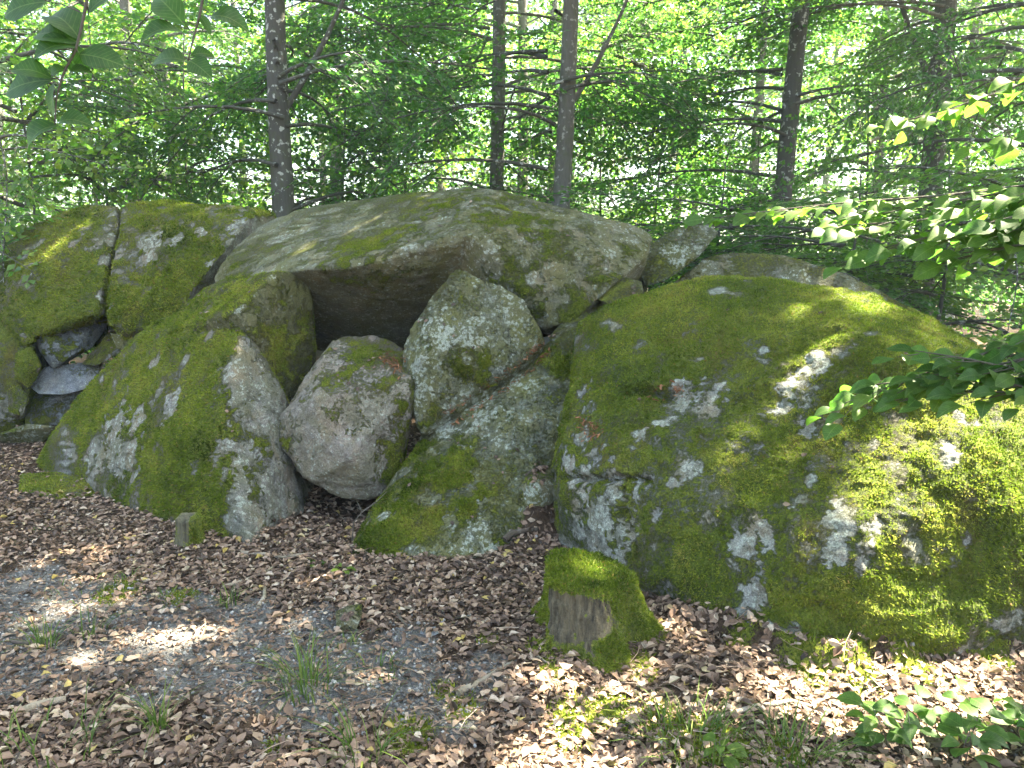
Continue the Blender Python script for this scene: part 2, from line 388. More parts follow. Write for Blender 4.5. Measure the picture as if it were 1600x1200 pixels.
def hull_planes(P):
    bm = bmesh.new()
    for q in P: bm.verts.new(q)
    bmesh.ops.convex_hull(bm, input=bm.verts[:]); bm.normal_update()
    c = P.mean(0); pl = []
    for f in bm.faces:
        n = np.array(f.normal); h = n @ np.array(f.verts[0].co)
        if n @ c > h: n, h = -n, -h
        if f.calc_area() < 1e-7: continue
        if any(n @ a > 0.994 and abs(h - b) < 0.02 for a, b in pl): continue
        pl.append((n, h))
    bm.free(); return np.array([a for a, b in pl]), np.array([b for a, b in pl])

ROCKS = []
class Rock: pass

def pts3(pts):
    out = []
    for q in pts:
        if q[0] == 'w': out.append(q[1:])
        elif q[2] == 'g':
            g = ghit(q[0], q[1]); out += [(g[0], g[1], g[2] - 0.02), (g[0] * 1.02, g[1] + 0.12, g[2] - 0.25)]
        else: out.append(tuple(at(*q)))
    return np.array(out, float)

def pick(r, px, py):
    """3-D point of the boulder's front surface seen in that direction"""
    d = (r.px - px) ** 2 + (r.py - py) ** 2
    near = np.where(d < max(49, d.min() * 1.5 + 1))[0]
    return r.V[near[np.argmin(r.dep[near])]]

def rock(label, hulls, m, name='boulder', sub=7, k=26, amp=1.0, seed=1, face=0.45, moss=0.2, up=0.5, mossy=(), bare=(), cracks=(), strands=0, centre=None, mfreq=2.6, cat='boulder', group=None, slen=0.014, sides=(), chips=16):
    hp = [pts3(h) for h in hulls]
    allp = np.vstack(hp); lo, hi = allp.min(0), allp.max(0)
    c = at(*centre) if centre else (hp[0].mean(0) if len(hp) == 1 else 0.5 * (hp[0].mean(0) + hp[1].mean(0)))
    s = (hi - lo) / 2
    pls = [hull_planes((h - c) / s) for h in hp]
    gc = np.random.default_rng(seed + 500)                 # flat chips struck off corners and edges
    for i_, h_ in enumerate(hp):
        nn = gc.normal(0, 1, (chips, 3)); nn /= np.linalg.norm(nn, axis=1)[:, None] + 1e-9
        sup = (((h_ - c) / s) @ nn.T).max(0) * gc.uniform(0.93, 0.975, chips); ok = sup > 0.2
        pls[i_] = (np.vstack([pls[i_][0], nn[ok]]), np.concatenate([pls[i_][1], sup[ok]]))
    D, Fc = ico(sub)
    cd = (CAMP - c) / s; cd = cd / np.linalg.norm(cd)
    D = D + face * cd; D = D / np.linalg.norm(D, axis=1)[:, None]
    def radial(D):
        rr = 0
        for n, h in pls:
            q = np.maximum(D @ n.T, 1e-4) / np.maximum(h, 0.02); qm = q.max(1)
            rr = np.maximum(rr, 1.0 / (qm * (((q / qm[:, None]) ** k).sum(1)) ** (1.0 / k)))
        return rr
    rad = radial(D)
    V = c + s * D * rad[:, None]
    size = float(np.linalg.norm(s))
    W = D * s; W = W / np.linalg.norm(W, axis=1)[:, None]
    lf = 1.1 / max(size, 0.15)
    disp = amp * (0.012 * size * fbm(V, 1.6 * lf + 0.4, 3, seed) + 0.016 * min(size, 1) * fbm(V, 4.5, 4, seed + 20, True) + 0.012 * min(size * 2, 1) * fbm(V, 15, 3, seed + 40, gain=0.6))
    # flat chips broken off
    st = fbm(V, 2.3, 2, seed + 60) * 3.0
    disp += amp * 0.010 * min(size, 1) * (np.floor(st) + sstep(0.0, 0.25, st - np.floor(st)))
    V = V + W * disp[:, None]
    r = Rock(); r.V = V; r.px, r.py, r.dep = project(V); r.c = c; r.s = s; r.radial = radial
    for (line, wd, dp) in cracks:
        L_ = np.array(line, float); S_ = []
        for a, b in zip(L_[:-1], L_[1:]):
            n_ = max(2, int(np.linalg.norm(b - a) / 5)); S_ += [a + (b - a) * t for t in np.linspace(0, 1, n_)]
        Q = np.array([pick(r, *q) for q in S_])
        dist = np.full(len(V), 9.0)
        for q in Q: dist = np.minimum(dist, np.linalg.norm(V - q, axis=1))
        jit = 1 + 0.5 * fbm(V, 14, 2, seed + 71)
        V = V - W * (dp * np.exp(-(dist / (wd * jit)) ** 2))[:, None]
    r.V = V; r.px, r.py, r.dep = project(V)
    def mask(lst):
        w_ = np.zeros(len(V))
        if not len(lst): return w_
        rag = fbm(V, 11, 5, seed + 5, gain=0.75) + 0.10 * fbm(V * np.array([1, 1, 0.5]), 5, 2, seed + 6)
        for it in lst:
            q = pick(r, it[0], it[1]); rr = it[2] * np.linalg.norm(q - CAMP) / F_PX
            st_ = it[3] if len(it) > 3 else 1.0          # stretch downwards
            dv = V - q; d_ = np.sqrt(dv[:, 0] ** 2 + dv[:, 1] ** 2 + (dv[:, 2] / st_) ** 2)
            w_ = np.maximum(w_, np.clip(0.82 - 0.62 * d_ / rr + 1.55 * rag, -1, 1))
        return w_
    bw, mw = mask(bare), mask(mossy)
    me = new_mesh(name, V, Fc, True)
    nr = np.zeros(len(V) * 3, np.float32); me.vertices.foreach_get('normal', nr); nr = nr.reshape(-1, 3)
    mo = 0.5 + (moss - 0.5) + 0.55 * fbm(V, mfreq, 4, seed + 3) + 0.35 * fbm(V, 12, 3, seed + 4) + up * (nr[:, 2] - 0.2) + 0.9 * mw - 1.3 * sstep(0.15, 0.6, bw) - 0.45 * sstep(0.25, 0.48, fbm(V, 7, 4, seed + 8, gain=0.6))
    for dv, am in sides:
        dv = np.array(dv, float); dv /= np.linalg.norm(dv); mo = mo + am * sstep(0.62, 0.86, nr @ dv + 0.10 * fbm(V, 8, 3, seed + 9))
    mo = np.clip(mo, 0, 1)
    for an, av in (('moss', mo), ('bare', bw)):
        a_ = me.attributes.new(an, 'FLOAT', 'POINT'); a_.data.foreach_set('value', np.ascontiguousarray(av, np.float32))
    o = obj(name, me, m); tag(o, label, cat, group)
    r.o = o; ROCKS.append(r)
    if strands:
        moss_strands(o, V, Fc, nr, mo, strands, seed, slen)
    return r

def moss_strands(parent, V, Fc, nr, mo, n, seed, ln, thr=0.5):
    g = np.random.default_rng(seed + 100)
    A, B, C = V[Fc[:, 0]], V[Fc[:, 1]], V[Fc[:, 2]]
    ar = 0.5 * np.linalg.norm(np.cross(B - A, C - A), axis=1)
    fm = mo[Fc].mean(1); fn = nr[Fc].mean(1); cen = (A + B + C) / 3
    tc = CAMP - cen; tc /= np.linalg.norm(tc, axis=1)[:, None]
    wgt = ar * sstep(thr - 0.1, thr + 0.25, fm) * (np.einsum('ij,ij->i', fn, tc) > -0.25) * (cen[:, 2] > -0.02)
    cx, cy, _ = project(cen); wgt *= (cx > -250) & (cx < 1850)
    if wgt.sum() <= 0: return
    f = g.choice(len(Fc), n, p=wgt / wgt.sum()); u, v = g.random((2, n)); fl = u + v > 1; u[fl] = 1 - u[fl]; v[fl] = 1 - v[fl]
    P = A[f] + (B[f] - A[f]) * u[:, None] + (C[f] - A[f]) * v[:, None]; nn = fn[f]
    d = nn * 0.75 + g.normal(0, 0.55, (n, 3)) + np.array([0, 0, -0.22])
    d /= np.linalg.norm(d, axis=1)[:, None]
    side = np.cross(d, g.normal(0, 1, (n, 3))); side /= np.linalg.norm(side, axis=1)[:, None] + 1e-9
    L_ = ln * g.uniform(0.5, 1.4, n) * (0.6 + 0.8 * sstep(0.4, 1.0, mo[Fc[f]].mean(1))); wd = 0.17 * L_ + 0.001
    P0 = P - nn * 0.003
    T = np.stack([P0 - side * wd[:, None], P0 + side * wd[:, None], P0 + d * L_[:, None]], 1).reshape(-1, 3)
    cv = 0.45 + 0.5 * fbm(P, 2.2, 3, 77) + 0.45 * fbm(P, 9, 3, 78) + g.normal(0, 0.13, n)
    cv = np.where(g.random(n) < 0.03, 1.0, np.clip(cv, 0, 0.95))
    me = new_mesh('moss', T, np.arange(3 * n).reshape(-1, 3), False, {'rnd': np.repeat(cv, 3)})
    obj('moss', me, M_MOSS, parent, 'stuff')

# -- the great mossy boulder on the right
rock('huge dome of a boulder under deep green moss, sunlit on one flank', [[
    (1110, 975, 'g'), (1200, 990, 'g'), (1420, 1002, 'g'), (1000, 925, 'g'), (960, 885, 'g'), (895, 855, 'g'), (1650, 990, 'g'), (1800, 985, 'g'),
    (1300, 860, 3.06), (1480, 600, 3.45), (1330, 520, 3.95), (1100, 640, 3.95), (925, 700, 4.05), (1560, 760, 3.15), (1700, 640, 3.6),
    (868, 700, 4.35), (868, 750, 4.2), (884, 640, 4.45), (913, 560, 4.7), (913, 490, 4.95), (930, 462, 5.0), (1000, 444, 5.0), (1105, 423, 5.0), (1135, 423, 4.95), (1200, 437, 4.9),
    (1290, 444, 4.75), (1365, 462, 4.6), (1440, 505, 4.4), (1530, 560, 4.2), (1760, 690, 4.2),
    ('w', 0.9, 6.0, -0.2), ('w', 3.0, 5.0, -0.2), ('w', 3.2, 4.2, 0.4), ('w', 2.4, 5.2, 1.0)]],
    M_R_DEEP, sub=7, face=0.8, k=110, amp=1.5, seed=11, moss=0.66, up=0.25, mfreq=1.9, centre=(1280, 740, 4.3), strands=190000, slen=0.0115,
    bare=[(1120, 450, 14), (1000, 520, 10, 1.5), (960, 510, 8, 1.5), (1055, 610, 16, 1.6), (1030, 655, 15), (1000, 672, 12), (1115, 610, 24, 1.1), (1225, 605, 18), (1200, 640, 20, 1.2), (1270, 665, 16), (1270, 560, 22, 1.3), (1070, 725, 16), (1045, 750, 12), (1262, 745, 9, 2), (1320, 800, 30, 1.2), (1370, 820, 25), (1300, 860, 22, 1.4), (1160, 850, 24), (1195, 840, 16), (1165, 930, 18, 1.6), (1150, 965, 26), (1210, 975, 22, 0.6), (935, 820, 52, 1.4), (940, 860, 34), (910, 775, 26), (985, 770, 20, 1.5), (900, 680, 16, 2), (905, 610, 12, 2), (1245, 790, 12), (1180, 720, 8), (940, 500, 9), (880, 730, 14), (1020, 800, 9), (955, 715, 9), (1090, 555, 7), (1190, 540, 7), (1480, 700, 18, 2.2), (1500, 650, 14)],
    mossy=[(1100, 520, 90), (1200, 700, 80), (1400, 900, 110), (1090, 860, 60), (1550, 850, 120), (1350, 560, 110), (1010, 620, 40)],
    cracks=[([(868, 744), (905, 750), (950, 747), (1005, 746)], 0.016, 0.10), ([(962, 750), (968, 790), (980, 830), (987, 868)], 0.012, 0.08), ([(945, 622), (962, 608), (995, 604), (1040, 612)], 0.028, 0.10), ([(1235, 545), (1270, 522), (1310, 510)], 0.04, 0.03)])

# -- the capstone: a slab with a hollow underside and a lobe hanging on its far side
rock('massive grey lichen-spotted capstone roofing the dark hollow', [[
    (333, 440, 6.2), (345, 408, 6.4), (382, 368, 6.7), (428, 334, 7.0), (500, 320, 7.0), (600, 311, 6.9), (690, 300, 6.7), (740, 289, 6.5),
    (480, 421, 5.55), (580, 420, 5.45), (650, 407, 5.45), (700, 388, 5.45), (735, 362, 5.45), (400, 432, 5.9), (355, 452, 6.2),
    (500, 552, 6.85), (640, 552, 6.65), (700, 500, 6.4), (430, 520, 7.4), (850, 330, 6.4), (985, 352, 6.5), (850, 470, 6.2), ('w', -1.5, 8.2, 1.2), ('w', 1.2, 8.0, 1.2)],
    [(740, 289, 6.4), (780, 296, 6.3), (850, 319, 6.2), (920, 339, 6.15), (985, 350, 6.1), (1016, 366, 6.1), (1006, 396, 5.9), (950, 448, 5.6), (910, 490, 5.5), (880, 518, 5.47), (850, 516, 5.5),
     (735, 365, 5.42), (730, 425, 5.62), (780, 475, 5.56), (700, 380, 5.6), (690, 450, 5.9), (640, 420, 6.2), (640, 330, 6.9), ('w', 0.0, 7.6, 0.9), ('w', 1.2, 7.2, 1.2)]],
    M_R_CAP, sub=7, face=0.8, k=160, seed=23, moss=0.12, up=0.30, mfreq=2.4, centre=(745, 400, 6.2), strands=30000, slen=0.011,
    mossy=[(800, 330, 60), (800, 430, 40), (850, 480, 40), (770, 440, 24), (640, 430, 40), (960, 430, 30), (985, 390, 30), (560, 440, 60), (360, 440, 25), (700, 310, 40), (900, 490, 40), (590, 380, 40)],
    bare=[(600, 345, 10), (640, 395, 18), (690, 335, 12), (730, 395, 18), (520, 330, 25, 0.5), (940, 350, 16), (960, 385, 14), (775, 390, 14, 2.2), (840, 440, 10), (450, 360, 25)],
    cracks=[([(882, 325), (885, 360), (890, 395)], 0.02, 0.03)])

# -- boulders of the near left
rock('broad sloping boulder of yellow-green moss with bare pinkish scars, before the small stump', [[
    (52, 724, 'g'), (70, 740, 'g'), (230, 806, 'g'), (388, 850, 'g'), (470, 800, 'g'),
    (78, 682, 6.0), (128, 610, 6.1), (170, 560, 6.0), (215, 522, 5.9), (270, 505, 5.7), (376, 504, 5.2), (350, 655, 4.72), (352, 740, 4.53),
    (397, 545, 5.2), (422, 572, 5.25), (441, 620, 5.15), (447, 690, 5.05), (462, 760, 4.98), ('w', -3.0, 6.6, 0), ('w', -1.5, 5.9, -0.1), ('w', -2.2, 6.4, 0.9)]],
    M_R_MOSS, k=140, sub=7, seed=31, sides=[((0.86, -0.45, 0.15), -0.5)], moss=0.6, up=0.45, strands=65000, face=0.6,
    bare=[(375, 590, 34, 1.2), (262, 630, 15, 1.7), (205, 655, 16, 2.0), (165, 690, 36, 1.5), (195, 720, 24, 1.6), (100, 715, 24, 1.4), (105, 690, 10, 1.6), (140, 700, 14, 2.2), (345, 745, 10, 3), (297, 735, 8, 3), (390, 720, 40, 1.9), (385, 790, 30, 1.4), (420, 760, 34, 1.8), (425, 660, 14), (440, 790, 20), (320, 525, 10), (285, 560, 8, 2), (235, 565, 12), (155, 590, 9), (390, 835, 16)],
    mossy=[(300, 620, 60), (280, 720, 50), (140, 640, 50), (250, 790, 50), (420, 700, 18), (425, 810, 24), (330, 790, 40), (180, 770, 30), (230, 540, 50)],
    cracks=[([(262, 512), (320, 502), (372, 508)], 0.016, 0.05), ([(345, 560), (352, 620), (362, 640), (410, 612)], 0.012, 0.02), ([(345, 660), (350, 740), (365, 810)], 0.012, 0.025), ([(365, 815), (390, 818), (402, 812)], 0.008, 0.02), ([(148, 742), (175, 733), (207, 738), (214, 770)], 0.012, 0.03)])
rock('wedge-topped block with a dark shaded facet above the sloping mossy boulder', [[
    (165, 575, 6.2), (200, 532, 6.15), (300, 466, 6.05), (362, 436, 5.85), (438, 419, 5.55), (470, 423, 5.72), (482, 448, 5.78), (487, 520, 5.78), (483, 580, 5.72), (440, 616, 5.42),
    (368, 490, 5.22), (388, 520, 5.22), ('w', -2.6, 6.4, 0.3), ('w', -1.6, 6.0, 0.2), ('w', -1.9, 6.5, 1.0), ('w', -1.65, 6.4, 1.35)]],
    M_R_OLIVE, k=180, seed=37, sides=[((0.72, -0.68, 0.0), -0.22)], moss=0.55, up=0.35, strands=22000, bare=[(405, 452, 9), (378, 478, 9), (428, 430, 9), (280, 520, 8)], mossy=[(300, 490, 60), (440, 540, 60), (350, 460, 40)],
    cracks=[([(430, 555), (445, 520), (455, 500)], 0.012, 0.02)])

# -- hanging rock, pointed rock, sloping slab
rock('smooth pinkish-grey rock wedged in mid air over a leafy gap', [[
    (524, 525, 5.45), (592, 525, 5.5), (632, 547, 5.4), (646, 598, 4.88), (641, 640, 4.9), (622, 742, 4.9), (602, 775, 4.85), (570, 784, 4.85), (518, 780, 4.85), (478, 758, 4.82), (455, 725, 4.85), (434, 688, 4.95), (440, 650, 5.0), (470, 620, 5.0), (500, 570, 5.3),
    (492, 622, 4.80), (545, 715, 4.68), ('w', -1.25, 5.7, 0.35), ('w', -0.8, 5.7, 0.4), ('w', -0.8, 5.8, 0.8), ('w', -1.2, 5.8, 0.8)]],
    M_R_PINK, k=110, seed=41, sides=[((0.9, -0.3, 0.1), 0.35)], moss=0.16, up=0.45, strands=14000, slen=0.010, mossy=[(560, 545, 34), (540, 575, 24), (520, 640, 18), (618, 720, 18, 2.2), (632, 640, 14, 2), (600, 590, 20), (505, 590, 24), (440, 690, 12)], bare=[(540, 700, 60), (490, 720, 40)],
    cracks=[([(515, 595), (545, 582), (575, 588)], 0.012, 0.015)])
rock('pointed triangular rock with pale lichen leaning against the capstone', [[
    (714, 414, 5.28), (762, 446, 5.26), (820, 468, 5.22), (851, 526, 5.18), (822, 556, 5.1), (742, 620, 4.98), (690, 652, 4.9), (655, 682, 4.88), (647, 640, 4.9), (632, 580, 5.05), (631, 530, 5.15), (660, 480, 5.2), (655, 560, 4.93),
    ('w', -0.6, 5.6, 0.4), ('w', 0.15, 5.6, 0.6), ('w', -0.3, 5.6, 1.2)]],
    M_R_DARK, k=170, seed=43, moss=0.16, up=0.2, strands=8000, slen=0.009, mossy=[(690, 640, 24), (745, 575, 36)], bare=[(650, 560, 20, 2), (690, 510, 30), (745, 520, 22), (680, 610, 14), (640, 630, 12)],
    cracks=[([(640, 590), (655, 592), (660, 575)], 0.008, 0.02)])
rock('slanting slab with bright moss on its lower end, leaf drift at its foot', [[
    (543, 868, 'g'), (640, 874, 'g'), (738, 872, 'g'), (560, 820, 4.5), (620, 760, 4.72), (660, 680, 5.0), (740, 622, 5.1), (850, 540, 5.35), (917, 500, 5.4), (935, 560, 5.16), (900, 640, 4.93), (870, 715, 4.68), (815, 790, 4.47), (790, 815, 4.41), (940, 700, 4.74), (905, 790, 4.47),
    ('w', -0.6, 5.8, -0.2), ('w', 0.5, 6.0, -0.2), ('w', 0.5, 6.0, 0.9), ('w', 0.40, 5.2, -0.2)]],
    M_R_DARK, k=130, seed=47, moss=0.32, up=0.2, strands=34000, mossy=[(620, 820, 70), (690, 800, 60), (580, 850, 40), (680, 740, 50), (870, 560, 30), (650, 700, 22)], bare=[(760, 840, 34), (720, 860, 20), (600, 800, 12, 2), (740, 650, 40), (690, 660, 22), (800, 600, 20), (650, 858, 12)])
# -- upper left pair, parted by a crack
rock('upper mossy block on the far side of the pale vertical crack', [[
    (-20, 455, 7.6), (22, 402, 7.8), (28, 370, 7.9), (60, 345, 8.0), (130, 319, 8.0), (180, 317, 7.9), (177, 360, 7.5), (161, 440, 7.15), (156, 488, 7.0), (90, 494, 7.0), (40, 530, 7.05), (0, 500, 7.15), (30, 440, 7.3), ('w', -5.6, 9.4, 0.6), ('w', -4.0, 9.2, 0.9), ('w', -4.2, 9, 2.0), ('w', -5.4, 9.3, 1.6)]],
    M_R_MOSS, k=120, seed=53, moss=0.72, up=0.1, strands=40000, slen=0.02, bare=[(160, 460, 10, 2), (178, 370, 7, 3), (168, 400, 7, 2)], mossy=[(100, 420, 60)])
rock('upper mossy block with a pale blue-grey scar beside the vertical crack', [[
    (195, 317, 7.85), (250, 313, 7.9), (330, 319, 7.8), (402, 325, 7.7), (428, 334, 8.1), (396, 378, 7.9), (350, 430, 7.7), (305, 475, 7.5), (386, 345, 7.35), (345, 400, 7.05), (290, 466, 6.85), (268, 490, 6.85), (212, 524, 6.85), (182, 526, 6.9), (165, 492, 6.95), (192, 360, 7.45), ('w', -3.9, 9, 0.6), ('w', -2.4, 8.6, 0.9), ('w', -2.6, 8.8, 2.0), ('w', -3.8, 8.9, 2.0)]],
    M_R_MOSS, k=140, seed=59, sides=[((0.85, -0.3, -0.35), -0.8)], moss=0.68, up=0.1, strands=40000, slen=0.02, bare=[(240, 365, 15, 2), (225, 400, 15), (275, 365, 9, 2), (345, 420, 12, 1.5), (380, 350, 22), (315, 355, 8)], mossy=[(260, 440, 60), (200, 470, 40)])
rock('dark mossy wall rock at the far end of the pile', [[
    (-130, 430, 7.5), (10, 428, 7.6), (48, 490, 7.25), (52, 550, 7.1), (30, 600, 7.0), (42, 655, 7.05), (-10, 690, 'g'), (-130, 700, 'g'), (-40, 560, 6.95), ('w', -6.5, 9, 0.2), ('w', -4.9, 8.6, 0.2), ('w', -5.0, 8.6, 1.2)]],
    M_R_MOSS, k=26, sub=6, seed=61, moss=0.72, up=0.1, strands=12000, bare=[(25, 640, 16), (22, 495, 8)])
# -- stones in the small cave under the upper blocks
CAVE = 'stones packed into the cave under the upper blocks'
def stone(label, pts, m, seed, name='stone', sub=6, k=130, amp=0.7, back=0.5, **kw):
    P = list(pts); c0 = np.mean([(a, b, y) for a, b, y in pts if y != 'g'], axis=0)
    for a, b, y in pts:
        if y == 'g': continue
        P.append((c0[0] + (a - c0[0]) * 0.85, c0[1] + (b - c0[1]) * 0.85, y + back))
    return rock(label, [P], m, name=name, sub=sub, k=k, amp=amp, seed=seed, cat='stone', **kw)
stone('grey wedge stone with a mossy end filling the cave mouth', [(52, 508, 7.2), (80, 497, 7.25), (162, 489, 7.5), (168, 512, 7.5), (142, 545, 7.3), (116, 560, 7.2), (82, 577, 7.12), (62, 548, 7.12), (75, 530, 7.08), (118, 552, 7.1)], M_R_BLUE, 71, moss=0.1, up=0.1, mossy=[(80, 540, 26), (95, 555, 20), (65, 530, 20)], bare=[(75, 570, 8)])
stone('small dark triangular stone on the cave ledge', [(128, 570, 7.2), (172, 518, 7.35), (186, 516, 7.35), (202, 542, 7.2), (152, 572, 7.1)], M_R_MOSS, 72, moss=0.35, up=0.3, strands=1500)
stone('pale knob of stone under the scarred upper block', [(172, 520, 7.1), (212, 524, 7.1), (205, 548, 7.05), (182, 545, 7.05)], M_R_CAP, 73, moss=0.1, bare=[(188, 530, 8)])
stone('flat brownish block laid across the cave floor', [(45, 602, 7.1), (70, 574, 7.2), (125, 572, 7.2), (165, 562, 7.25), (140, 606, 7.1), (100, 617, 7.05), (60, 615, 7.05)], M_R_BLUE, 74, moss=0.12, up=0.1)
stone('dark lower block under the flat cave stone', [(38, 618, 7.2), (62, 614, 7.2), (135, 612, 7.25), (120, 664, 7.15), (40, 664, 7.1), (80, 640, 7.12)], M_R_BLUE, 75, moss=0.2, up=0.1, mossy=[(60, 650, 20)])
stone('rounded cushion of moss over a stone beside the cave', [(28, 552, 7.0), (48, 540, 7.05), (64, 575, 7.0), (46, 605, 6.98), (24, 590, 6.98), (44, 575, 6.92)], M_R_MOSS, 76, moss=0.85, up=0.1, strands=4000, back=0.3)
stone('little mossy knob above the moss cushion', [(30, 522, 7.02), (52, 515, 7.05), (54, 534, 7.02), (36, 540, 7.0)], M_R_MOSS, 77, moss=0.85, up=0.1, strands=1500, back=0.3)
stone('mossy lump at the foot of the wall rock', [(12, 610, 6.95), (30, 602, 6.98), (44, 622, 6.95), (36, 650, 6.92), (14, 642, 6.92)], M_R_MOSS, 78, moss=0.8, up=0.1, strands=2000, back=0.3)
stone('flat pale stone half sunk in leaves below the cave', [(-10, 690, 'g'), (40, 690, 'g'), (80, 680, 'g'), (0, 676, 6.95), (40, 662, 7.0), (88, 666, 7.0)], M_R_CAP, 79, moss=0.35, up=0.2, back=0.1, mossy=[(20, 670, 16)], bare=[(50, 680, 20)])
stone('low mossy kerb of stone at the left boulder foot', [(32, 772, 'g'), (90, 785, 'g'), (148, 778, 'g'), (32, 742, 5.55), (90, 738, 5.6), (146, 752, 5.5)], M_R_MOSS, 80, moss=0.62, up=0.3, strands=5000, back=0.1)
# -- stones on the far right and behind
stone('tilted lichen slab jutting up between capstone and back boulder', [(988, 412, 6.2), (1010, 386, 6.3), (1060, 356, 6.4), (1112, 350, 6.45), (1122, 364, 6.4), (1092, 402, 6.2), (1042, 438, 6.05), (1008, 448, 6.05)], M_R_DARK, 81, sub=6, moss=0.2, up=0.35, bare=[(1060, 390, 20)])
stone('long low grey boulder lying behind the mossy dome', [(1040, 445, 6.2), (1090, 407, 6.3), (1142, 395, 6.3), (1222, 400, 6.2), (1322, 430, 6.0), (1422, 480, 5.8), (1530, 536, 5.6), (1480, 620, 5.4), (1100, 520, 5.9)], M_R_CAP, 82, name='boulder', sub=6, back=0.9, moss=0.3, up=0.25, strands=6000, bare=[(1110, 415, 18), (1240, 425, 20), (1330, 447, 8)], mossy=[(1430, 500, 30)])
stone('small wedge of stone pinched below the tilted slab', [(928, 464, 5.6), (975, 432, 5.75), (1002, 440, 5.75), (1006, 458, 5.6), (950, 478, 5.5)], M_R_DARK, 83, moss=0.35, up=0.3)
stone('narrow stone bridging the slab and the mossy dome', [(856, 528, 5.35), (880, 502, 5.5), (916, 486, 5.55), (930, 500, 5.4), (925, 530, 5.3), (872, 540, 5.3)], M_R_DARK, 84, moss=0.4, up=0.3, strands=1500)
stone('small grey rock poking out of the leaf drift', [(814, 755, 4.45), (830, 735, 4.5), (868, 742, 4.5), (872, 775, 4.4), (850, 800, 4.35), (818, 800, 4.35), (840, 765, 4.34)], M_R_CAP, 85, moss=0.1, bare=[(840, 765, 30)], back=0.2)
p0 = ghit(545, 986)
stone('small upright greenish stone standing on the gravel path', [(526, 986, p0[1] + 0.01), (556, 984, p0[1]), (524, 955, p0[1] + 0.03), (545, 946, p0[1] + 0.05), (566, 943, p0[1] + 0.05), (566, 962, p0[1] + 0.02), (540, 975, p0[1] - 0.02), (535, 995, p0[1] + 0.02)], M_R_CAP, 86, moss=0.25, back=0.07, amp=0.5)
p0 = ghit(670, 992)
stone('flat bluish stone lying among path leaves', [(655, 990, p0[1]), (686, 990, p0[1]), (660, 981, p0[1] + 0.03), (680, 979, p0[1] + 0.03), (670, 996, p0[1] - 0.01)], M_R_BLUE, 87, moss=0.0, back=0.05, amp=0.4, sub=4)

def in_rock(P, pad=0.0):
    ins = np.zeros(len(P), bool)
    for r in ROCKS:
        v = (P - r.c) / r.s; d = np.linalg.norm(v, axis=1); cand = np.where(d < 1.8)[0]
        if len(cand) == 0: continue
        rr = r.radial(v[cand] / (d[cand][:, None] + 1e-9))
        ins[cand] |= d[cand] < rr + pad / np.linalg.norm(r.s)
    return ins

# ------------------------------------------------------------------ stumps
def stump(label, base, rt, rb, h, nT, nZ, seed, lean, wood, strands, mossfn, slant=0.04):
    th = np.linspace(0, 2 * np.pi, nT, endpoint=False); V = []; 
    ring = np.stack([np.cos(th), np.sin(th), 0 * th], 1)
    lob = 1 + 0.10 * np.sin(3 * th + 0.5) + 0.09 * np.sin(5 * th + 2)
    top = h * (1 + slant * np.cos(th - 2.3) + 0.05 * fbm(ring, 6, 3, seed))
    zs = np.linspace(-0.12, 1, nZ)
    for q in zs:
        qq = np.clip(q, 0, 1)
        rr = (rt + (rb - rt) * (1 - qq) ** 2.0) * (1 + (lob - 1) * (0.5 + 1.4 * (1 - qq) ** 2))
        fur = fbm(np.stack([np.cos(th) * 3, np.sin(th) * 3, 0 * th + q * 0.5], 1), 4.5, 3, seed + 2, True)
        rr = rr + rt * 0.10 * fur + rt * 0.05 * fbm(np.stack([np.cos(th), np.sin(th), 0 * th + q], 1), 3, 3, seed + 4)
        V.append(np.stack([np.cos(th) * rr + lean[0] * q * h, np.sin(th) * rr + lean[1] * q * h, q * top], 1))
    for f_ in (0.96, 0.8, 0.6, 0.4, 0.2, 0.03):
        last = V[nZ - 1]; cc = np.array([lean[0] * h, lean[1] * h, h * 0.99])
        v = cc + (last - cc) * f_; v[:, 2] += 0.012 * sstep(1, 0.8, f_) + 0.015 * fbm(v, 16, 3, seed + 9) * (h / 0.27); V.append(v)
    n = len(V); V = np.vstack(V) + base; Fc = []
    for i in range(n - 1):
        for j in range(nT):
            p, q = i * nT + j, i * nT + (j + 1) % nT; Fc += [(p, q, q + nT), (p, q + nT, p + nT)]
    Fc += [((n - 1) * nT, (n - 1) * nT + j, (n - 1) * nT + j + 1) for j in range(1, nT - 1)]
    Fc = np.array(Fc); me = new_mesh('wood', V, Fc, True)
    nr = np.zeros(len(V) * 3, np.float32); me.vertices.foreach_get('normal', nr); nr = nr.reshape(-1, 3)
    mo = mossfn(V - base, nr)
    a_ = me.attributes.new('moss', 'FLOAT', 'POINT'); a_.data.foreach_set('value', np.ascontiguousarray(mo, np.float32))
    t = thing('tree_stump', label, 'stump')
    obj('wood', me, wood, t)
    moss_strands(t, V, Fc, nr, mo, strands, seed, 0.011)
    return t
def stump_wood(name, base, dark):
    m, N, L = mat(name); b = N['Principled BSDF']; p = pos(N, L); ps = pos(N, L, (1, 1, 0.07))
    n = noise(N, L, 45, 5, 0.7, ps); n3 = noise(N, L, 80, 4, 0.7, p)
    c = ramp(N, L, n, [(0.33, dark), (0.5, tuple(0.5 * (a + b2) for a, b2 in zip(base, dark))), (0.68, base)])
    mm = ramp(N, L, mth(N, L, 'ADD', attr(N, 'moss'), mth(N, L, 'SUBTRACT', n3, 0.5)), [(0.4, (0, 0, 0)), (0.6, (1, 1, 1))])
    c = mixc(N, L, mm, c, ramp(N, L, n3, MOSS_STOPS))
    L.new(c, b.inputs['Base Color']); b.inputs['Roughness'].default_value = 0.95
    L.new(bump(N, L, mth(N, L, 'ADD', n, n3), 0.02, 1.0), b.inputs['Normal']); return m
